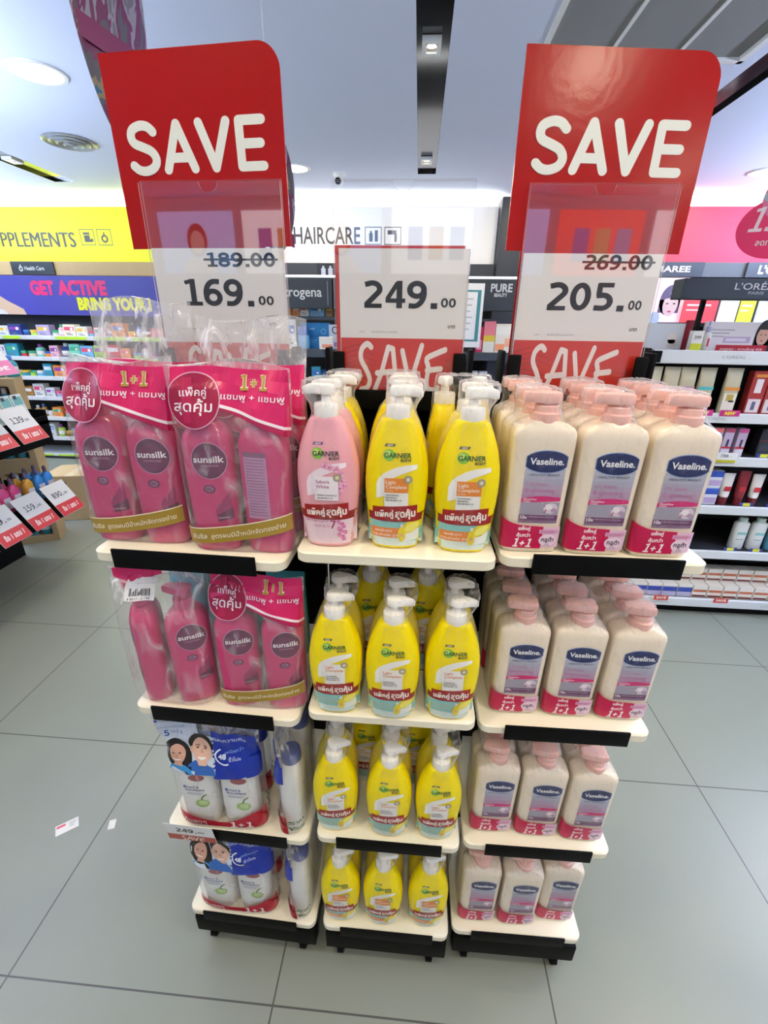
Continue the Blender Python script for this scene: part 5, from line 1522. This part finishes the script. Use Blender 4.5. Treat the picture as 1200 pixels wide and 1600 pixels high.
for i in range(3):
    o = carton('product_carton', .044, .04, .140, ink('#bba9c0'), [(.86, 1.0, ['#e8776d', '#a8445c', '#c2528a'][i], -.5, .5), (.30, .36, '#b8262e', -.5, .5), (.36, .62, '#3a3544', -.10, .14), (.0, .28, '#d9d2de', -.45, .45)])
    o.location = ((1.467, 1.520, 1.583)[i], 2.262, .9155); tag(o, 'lilac serum carton, %s of three above the 799 tag' % ORD[i], 'box', 'lilac cartons on the skin care shelf')
for i in range(8):
    o = carton('product_carton', .060, .05, .135, mat('charcoal_carton', '#2a2a2f', .4), [(.55, .60, '#6d2a2f', -.5, .5), (.2, .4, '#3d3e44', -.35, .35)])
    o.location = (1.72 + .066 * i, 2.30, .9155); tag(o, 'charcoal carton, %s along after the lilac serum cartons' % ORD[i], 'box', 'charcoal cartons on the skin care shelf')
root = thing('shelf_price_card', 'price card reading 799 with a lime strip beneath', 'price card', (1.505, GY - .026, .897))
MB().box(-.055, .055, 0, .001, 0, .050, M['paper']).build('card', root); mb = MB(); mb.rect(-.05, .05, .0, .014, ink('#b9b02a'), flat(-.0006), 1, 1); figures(mb, '799.', -.026, .026, .015, ink('#4d4d55'), flat(-.0006), width=.045, w=.16); figures(mb, '-', .022, .026, .010, ink('#4d4d55'), flat(-.0006)); mb.build('card_print', root.children[0])
for i, (x, z) in enumerate(((1.455, 0), (1.525, 0), (1.455, .092), (1.525, .092))):
    o = carton('product_carton', .064, .05, .090, ink('#dfe2ec'), [(.62, .98, '#3453ae' if i != 2 else '#4d6cc0', -.5, .5), (.12, .44, '#b9a4cc', -.45, .45)])
    o.location = (x, 2.27, .6605 + z); tag(o, 'white and blue cream carton, %s of a two by two stack' % ('lower near', 'lower far', 'upper near', 'upper far')[i], 'box', 'white and blue stacked cartons')
for i, (x, c, hgt) in enumerate(((1.598, '#e9e6df', .165), (1.672, '#7d1f24', .180), (1.742, '#e9e6df', .165))):
    mb = MB(); mb.rings([sring(a, b_, 2.4, 20, z=z) for z, a, b_ in ((0, .019, .019), (.045, .020, .020), (.05, .023, .018), (hgt, .030, .003))], ink(c))
    mb.lathe([(0, .0205), (.042, .0212)], ink('#6a1a1e'), n=20); mb.rect(-.016, .016, .075, .10, ink('#b0262d'), flat(-.0185), 1, 1)
    o = mb.build('cream_tube', None, 50); o.location = (x, 2.265, .6605); tag(o, '%s cream tube with dark red cap, %s after the stacked cartons' % ('white' if i != 1 else 'dark red', ORD[i]), 'tube', 'cream tubes on the skin care shelf')
for i, x in enumerate((1.752, 1.842, 1.932, 2.02)):
    mb = MB(); mb.rings([sring(a, b_, 3, 24, z=z) for z, a, b_ in ((0, .032, .02), (.004, .035, .022), (.145, .036, .022), (.155, .028, .017))], ink('#e6eae4') if i < 2 else ink('#5f9fb8'))
    mb.lathe([(.155, .020), (.178, .020), (.180, .017)], ink('#d6ead9') if i < 2 else ink('#e4ecee'), n=20); mb.rect(-.022, .022, .085, .10, ink('#8fc4c0'), flat(-.0226), 1, 1); mb.rect(-.020, .015, .055, .060, ink('#a8b0b0'), flat(-.0226), 1, 1)
    o = mb.build('lotion_bottle', None, 50); o.location = (x, 2.28, .4055); tag(o, '%s flat bottle, %s on the shelf above the cream cartons' % ('white' if i < 2 else 'blue', ORD[i]), 'bottle', 'flat bottles on the skin care shelf')
for t in range(2):
    for i in range(13):
        x = 1.135 + .0815 * i + .012 * t
        blue = i < (6 - t)
        o = carton('cream_carton', .076, .055, .076, ink('#ece7da'), ([(.42, .80, '#35479a', -.5, .5), (.05, .40, '#b9b4cf', -.5, .5)] if blue else [(.46, .66, '#b5603a', -.46, .46), (.06, .22, '#6a2f22', -.46, .46)]))
        o.location = (x, 2.263 + .060 * t, .1055 + (.0765 * 1.0 if t else 0)); 
        tag(o, '%s cream carton, %s from the gondola end, %s' % ('blue and white' if blue else 'brown and white', ORD[i], 'front bottom row' if not t else 'upper row set back'), 'box', 'cream cartons on the lowest skin care shelf')
        if t:
            pass
for i in range(13):
    x = 1.147 + .0815 * i; blue = i < 5
    o = carton('cream_carton', .076, .055, .076, ink('#ece7da'), [(.42, .80, '#35479a' if blue else '#b5603a', -.46, .46)])
    o.location = (x, 2.323, .1055); tag(o, '%s cream carton, %s from the gondola end, hidden under the upper row' % ('blue and white' if blue else 'brown and white', ORD[i]), 'box', 'cream cartons on the lowest skin care shelf')

# hanging 199 tag
root = thing('hanging_price_tag', 'pink hanging tag reading 199 above the skin care gondola', 'price tag', (1.292, 2.0, 1.86), math.radians(-24))
mb = MB(); mk = ink('#e8135c'); fr, bk = flat(-.001), flat(.001)
mb.prism(arc(0, -.02, .125, .100, 0, 354, 40), fr, bk, mk); mb.prism(arc(.035, .075, .105, .085, 0, 354, 36), flat(-.0014), flat(.0004), ink('#dd6a92'))
mb.build('tag_card', root)
mb = MB(); f = [flat(-.0020 - .0006 * k) for k in range(3)]; wt = ink('#f8dfe4')
figures(mb, '199', -.095, -.030, .078, wt, f[0], w=.17, width=.155, shear=.18); mb.text('3 ชิ้น', .005, .075, .032, wt, f[0], bold=.02, width=.085)
mb.disc(.02, .125, .028, .020, ink('#e6dc22'), f[0], 18, 1); mb.disc(-.045, .08, .024, .018, ink('#a9b8c8'), f[0], 16, 1); mb.text('ลดทันที', -.055, -.075, .018, wt, f[0], bold=.02, width=.075)
mb.build('tag_print', root)
MB().tube([(.035, 0, .155), (.035, 0, CEIL - 1.862)], .0012, M['white'], 6).build('string', root)

# hanging oval mobiles
om = bpy.data.materials.new('painted_mobile_print'); om.use_nodes = True; nt = om.node_tree; b = nt.nodes['Principled BSDF']; L = nt.links.new
tc = nt.nodes.new('ShaderNodeTexCoord'); mp = nt.nodes.new('ShaderNodeMapping'); mp.inputs['Scale'].default_value = (9, 9, 3.2); no = nt.nodes.new('ShaderNodeTexNoise'); no.inputs['Scale'].default_value = 1.7; no.inputs['Distortion'].default_value = 1.4; no.inputs['Detail'].default_value = 3
rp = nt.nodes.new('ShaderNodeValToRGB'); rp.color_ramp.interpolation = 'CONSTANT'; els = rp.color_ramp.elements
els[0].position = 0; els[0].color = lin('#235f86'); els[1].position = .36; els[1].color = lin('#8a7a5c')
for p, c in ((.42, '#54505a'), (.48, '#6a2450'), (.55, '#8d8794'), (.60, '#6b6670'), (.68, '#b3a9a6')):
    q = els.new(p); q.color = lin(c)
L(tc.outputs['Object'], mp.inputs[0]); L(mp.outputs[0], no.inputs['Vector']); L(no.outputs['Fac'], rp.inputs[0]); L(rp.outputs[0], b.inputs['Base Color']); b.inputs['Roughness'].default_value = .4
def mobile(label, loc, rx, rz, rot):
    root = thing('hanging_oval_mobile', label, 'hanging decoration', loc, rot, 'painted oval ceiling mobiles')
    mb = MB(); mb.rings([sring(rx * math.sqrt(max(0, 1 - k * k)), .012 * math.sqrt(max(0, 1 - k * k)) + .001, 2, 40, z=rz * k) for k in [math.sin(PI / 2 * i / 12) for i in range(-12, 13)]], om)
    mb.build('oval_board', root, 60)
    mb = MB(); mb.rect(-rx * .9, rx * .9, -.16, -.115, ink('#7a2352'), lambda x, z: (x, -.015, z - x * .35), 1, 1); mb.build('ribbon_print', root.children[0])
    MB().tube([(0, 0, rz * .98), (0, 0, CEIL - loc[2])], .0015, M['white'], 6).build('string', root)
mobile('painted oval mobile hanging above the red board with the 169 card', (-.720, 1.30, 2.20), .078, .32, math.radians(46))
mobile('painted oval mobile half hidden behind the red board with the 169 card', (-.572, 2.0, 1.95), .080, .20, 0)
# paper scraps
for i, (x, y, rz, w, h, t) in enumerate(((-1.058, .842, math.radians(38), .062, .036, 'white receipt scrap with red print on the floor tiles'), (-.920, .860, math.radians(20), .020, .030, 'tiny white paper scrap on the floor near a tile joint'))):
    root = thing('paper_scrap', t, 'paper scrap', (x, y, .0004), rz, 'paper scraps on the floor')
    MB().box(-w / 2, w / 2, -h / 2, h / 2, 0, .0004, M['paper']).build('paper', root)
    if not i:
        mb = MB(); g_ = lambda a, b_: (a, b_, .0007)
        mb.rect(-.028, -.004, .006, .014, ink('#d0505a'), g_, 1, 1)
        for k in range(3): mb.rect(.006, .026 - .004 * k, .008 - .006 * k, .010 - .006 * k, ink('#8a8a90'), g_, 1, 1)
        mb.build('print', root.children[0])

# ------------------------------------------------------------------ promotion gondola on the left
root = thing('promotion_gondola', 'black sloping promotion gondola with price cards, left of the stands', 'shelf unit', (0, 0, 0))
Y0, Y1 = .9, 2.53
MB().box(-2.95, -2.62, Y0, Y1 - .02, 0, .30, M['black'], .004, 1).build('base', root)
MB().box(-2.95, -2.62, Y0, Y1 - .02, .30, 1.75, M['black']).build('back_panel', root)
TRAYS = [(.475, -2.62, -2.205, Y1), (.935, -2.62, -2.205, Y1), (1.28, -2.62, -2.26, 2.34)]
for z, xb, xf, Y1 in TRAYS:
    mb = MB(); mb.box(xb, xf, Y0, Y1, z - .02, z, M['black']); mb.box(xf - .006, xf, Y0, Y1, z - (.14 if z < 1 else .03), z + .025, M['black'])
    mb.box(xb, xf, Y1 - .008, Y1, z, z + .06, M['black']); mb.build('tray', root)
GP_ = []
def slope_card(label, y, z, big, word, w=.178, hgt=.185, pink=False):
    """card clipped over a tray edge, facing the aisle (+x) and leaning back"""
    root = thing('sloped_price_card', label, 'price card', (-2.095, y, z), PI / 2, 'price cards on the promotion gondola')
    root.rotation_euler = (math.radians(-32), 0, PI / 2)
    MB().box(-w / 2, w / 2, -.0005, .0005, 0, hgt * 1.12, M['paper']).build('card', root)
    mb = MB(); f = [flat(-.0012 - .0006 * k) for k in range(3)]; H = hgt * 1.12
    mb.rect(-w / 2 + .001, w / 2 - .001, .001, H * .38, ink('#c72f34' if not pink else '#e277a6'), f[0], 1, 1)
    mb.text(word, 0, H * .13, H * .13, ink('#f7e6e2'), f[1], bold=.04, align='C', width=w * .68, shear=.2)
    if big: figures(mb, big, -w * .32, H * .56, H * .17, ink('#55565f'), f[1], width=w * .48, w=.16); figures(mb, '00', w * .18, H * .57, H * .07, ink('#6d6e76'), f[1], width=w * .14)
    mb.build('card_print', root.children[0])
for y, big, t in ((2.412, '890.', 'sloped card reading 890 at the gondola corner'), (2.203, '159.', 'sloped card reading 159 beside the 890 card'), (1.994, '39.', 'sloped card reading 39, third from the gondola corner'), (1.785, '99.', 'sloped card on the lower tray, fourth from the gondola corner')):
    slope_card(t, y, .390, big, 'ซื้อ 1 แถม 1')
for y, big, t in ((2.290, '139', 'sloped card reading 139 on the upper tray'), (2.085, '129', 'sloped card left of the 139 card on the upper tray')):
    slope_card(t, y, .868, big, 'ซื้อ 1 แถม 1')
slope_card('pink sloped card lettered hot on the highest tray', 2.20, 1.225, None, 'hot', w=.21, pink=True)
def sachet(col, w, h):
    mb = MB(); m = mat('goods_' + col.replace(' ', '_'), PAL.get(col, col), .25)
    mb.rings([sring(w / 2 * k, .022 * q, 2.6, 22, z=z) for z, k, q in ((0, .9, .9), (.01, 1, 1), (h * .66, 1, 1), (h * .76, .55, .7), (h * .80, .34, .55))], m)
    mb.lathe([(h * .80, .010), (h * .92, .011), (h, .007)], ink('#5b4a66'), n=14)
    mb.rect(-w * .34, w * .34, h * .15, h * .5, ink('#e7e3ea'), flat(-.0225), 1, 1)
    return mb.build('product_bottle', None, 50)
PAL['rose'] = '#d4497c'; PAL['blue'] = '#3f8fd6'; PAL['gold'] = '#dba33a'
for i, (y, col) in enumerate(((2.475, 'blue'), (2.405, 'blue'), (2.325, 'gold'), (2.225, 'rose'), (2.155, 'rose'), (2.085, 'rose'), (2.005, 'orange'), (1.925, 'orange'), (1.85, 'rose'))):
    for j in range(2):
        o = sachet(col, .064, .185); o.location = (-2.275 - .07 * j, y, .4755); o.rotation_euler = (0, 0, PI / 2)
        tag(o, '%s capped bottle on the lower tray, %s from the corner, %s row' % (col, ORD[i], ('front', 'back')[j]), 'bottle', 'capped bottles in the lower promotion tray')
for i, y in enumerate((2.44, 2.36, 2.28, 2.19, 2.10)):
    o = carton('product_packet', .074, .045, .150, ink('#dfe8e6'), [(.6, .9, '#7fc1bd', -.4, .4), (.1, .4, '#b9d7d6', -.4, .4), (.82, .95, '#3a3f44', -.3, .0)])
    o.location = (-2.275, y, .9425); o.rotation_euler = (math.radians(-14), 0, PI / 2); tag(o, 'white and mint packet on the upper tray, %s from the corner' % ORD[i], 'packet', 'mint packets in the upper promotion tray')
for i, y in enumerate((2.27, 2.18, 2.09)):
    o = shelf_item('bottle', .085, .08, .16, 'teal', '#3b6fb5'); o.location = (-2.44, y, 1.2805); tag(o, 'teal bottle on the highest tray, %s from the corner' % ORD[i], 'bottle', 'teal bottles in the highest promotion tray')
# cardboard display column and floor box beyond the gondola
CB = mat('brown_cardboard', '#b59a6d', .7, noise=.05, nscale=30)
for i in range(4):
    root = thing('cardboard_display_box', 'cardboard display box with teal bottles, %s from the floor in the column' % ORD[i], 'cardboard box', (-2.71, 2.78, .285 * i + .0005), math.radians(28), 'cardboard display boxes beside the gondola')
    mb = MB(); w, d, h = .24, .20, .284
    mb.box(-w / 2, w / 2, -d / 2, d / 2, 0, .05, CB); mb.box(-w / 2, w / 2, -d / 2, d / 2, h - .045, h, CB)
    mb.box(-w / 2, -w / 2 + .035, -d / 2, d / 2, .05, h - .045, CB); mb.box(w / 2 - .035, w / 2, -d / 2, d / 2, .05, h - .045, CB); mb.box(-w / 2 + .035, w / 2 - .035, d / 2 - .01, d / 2, .05, h - .045, CB)
    mb.build('carton_shell', root)
    for j in range(2):
        o = shelf_item('bottle', .070, .07, .175, 'teal', '#ffffff'); o.location = (-2.71 + (.040 * (2 * j - 1)) * math.cos(math.radians(28)) + .045 * math.sin(math.radians(28)), 2.78 + (.040 * (2 * j - 1)) * math.sin(math.radians(28)) - .045 * math.cos(math.radians(28)), .285 * i + .051)
        tag(o, 'teal bottle in the %s cardboard box from the floor, %s side' % (ORD[i], ('near', 'far')[j]), 'bottle', 'teal bottles in the cardboard boxes')
for i in range(3):
    o = shelf_item('bottle', .075, .07, .13, 'teal', '#3b6fb5'); o.location = (-2.78 + .075 * i, 2.78 + .03 * i, 1.141); tag(o, 'teal bottle standing on top of the cardboard column, %s of three' % ORD[i], 'bottle', 'teal bottles on the cardboard column')
root = thing('cardboard_box', 'plain cardboard box on the floor beyond the promotion gondola', 'cardboard box', (-2.70, 3.25, 0.0005), math.radians(12))
MB().box(-.20, .20, -.16, .16, 0, .37, CB, .003, 1).build('carton_shell', root); mb = MB(); mb.rect(-.2, .2, .365, .3702, ink('#c9b184'), flat(-.1605), 1, 1); mb.box(-.03, .03, -.161, .161, .3695, .3712, ink('#c8b48c')); mb.build('packing_tape', root)

# ------------------------------------------------------------------ lit posters on the wall behind the viewer (they show in the acrylic)
def lb(i):
    def p(mb, f):
        if i % 2 == 0:
            mb.disc(0, .30, .11, .15, ink('#5b3a2c', .4, .4), f[0], 24); mb.disc(0, .28, .075, .105, ink('#e9c4b0', .4, .5), f[1], 24); mb.poly([(-.22, 0), (-.1, .15), (.1, .15), (.22, 0)], ink('#f0ece8', .4, .6), f[1])
        else:
            for k in range(3): mb.rect(-.3 + .2 * k, -.16 + .2 * k, .12, .40, ink(('#7fb4e6', '#f0c27a', '#5f7fd0')[k], .4, .5), f[0], 1, 1)
    return p
for i, x in enumerate((-2.6, -1.7, -.8, .1, 1.0, 1.9, 2.8)):
    o = flat_panel('lit_wall_poster', .80, .55, mat(('lit_poster_blue', 'lit_poster_white', 'lit_poster_red')[(0, 1, 0, 1, 0, 2, 1)[i]], ('#8fb8ec', '#f2f4f8', '#ef5a4c')[(0, 1, 0, 1, 0, 2, 1)[i]], .4, emit=1.5), 'lit advertising poster on the wall behind the viewer, %s along' % ORD[i], 'poster', (x, -3.285, 1.95), lb(i), rz=PI, group='lit posters on the opposite wall')
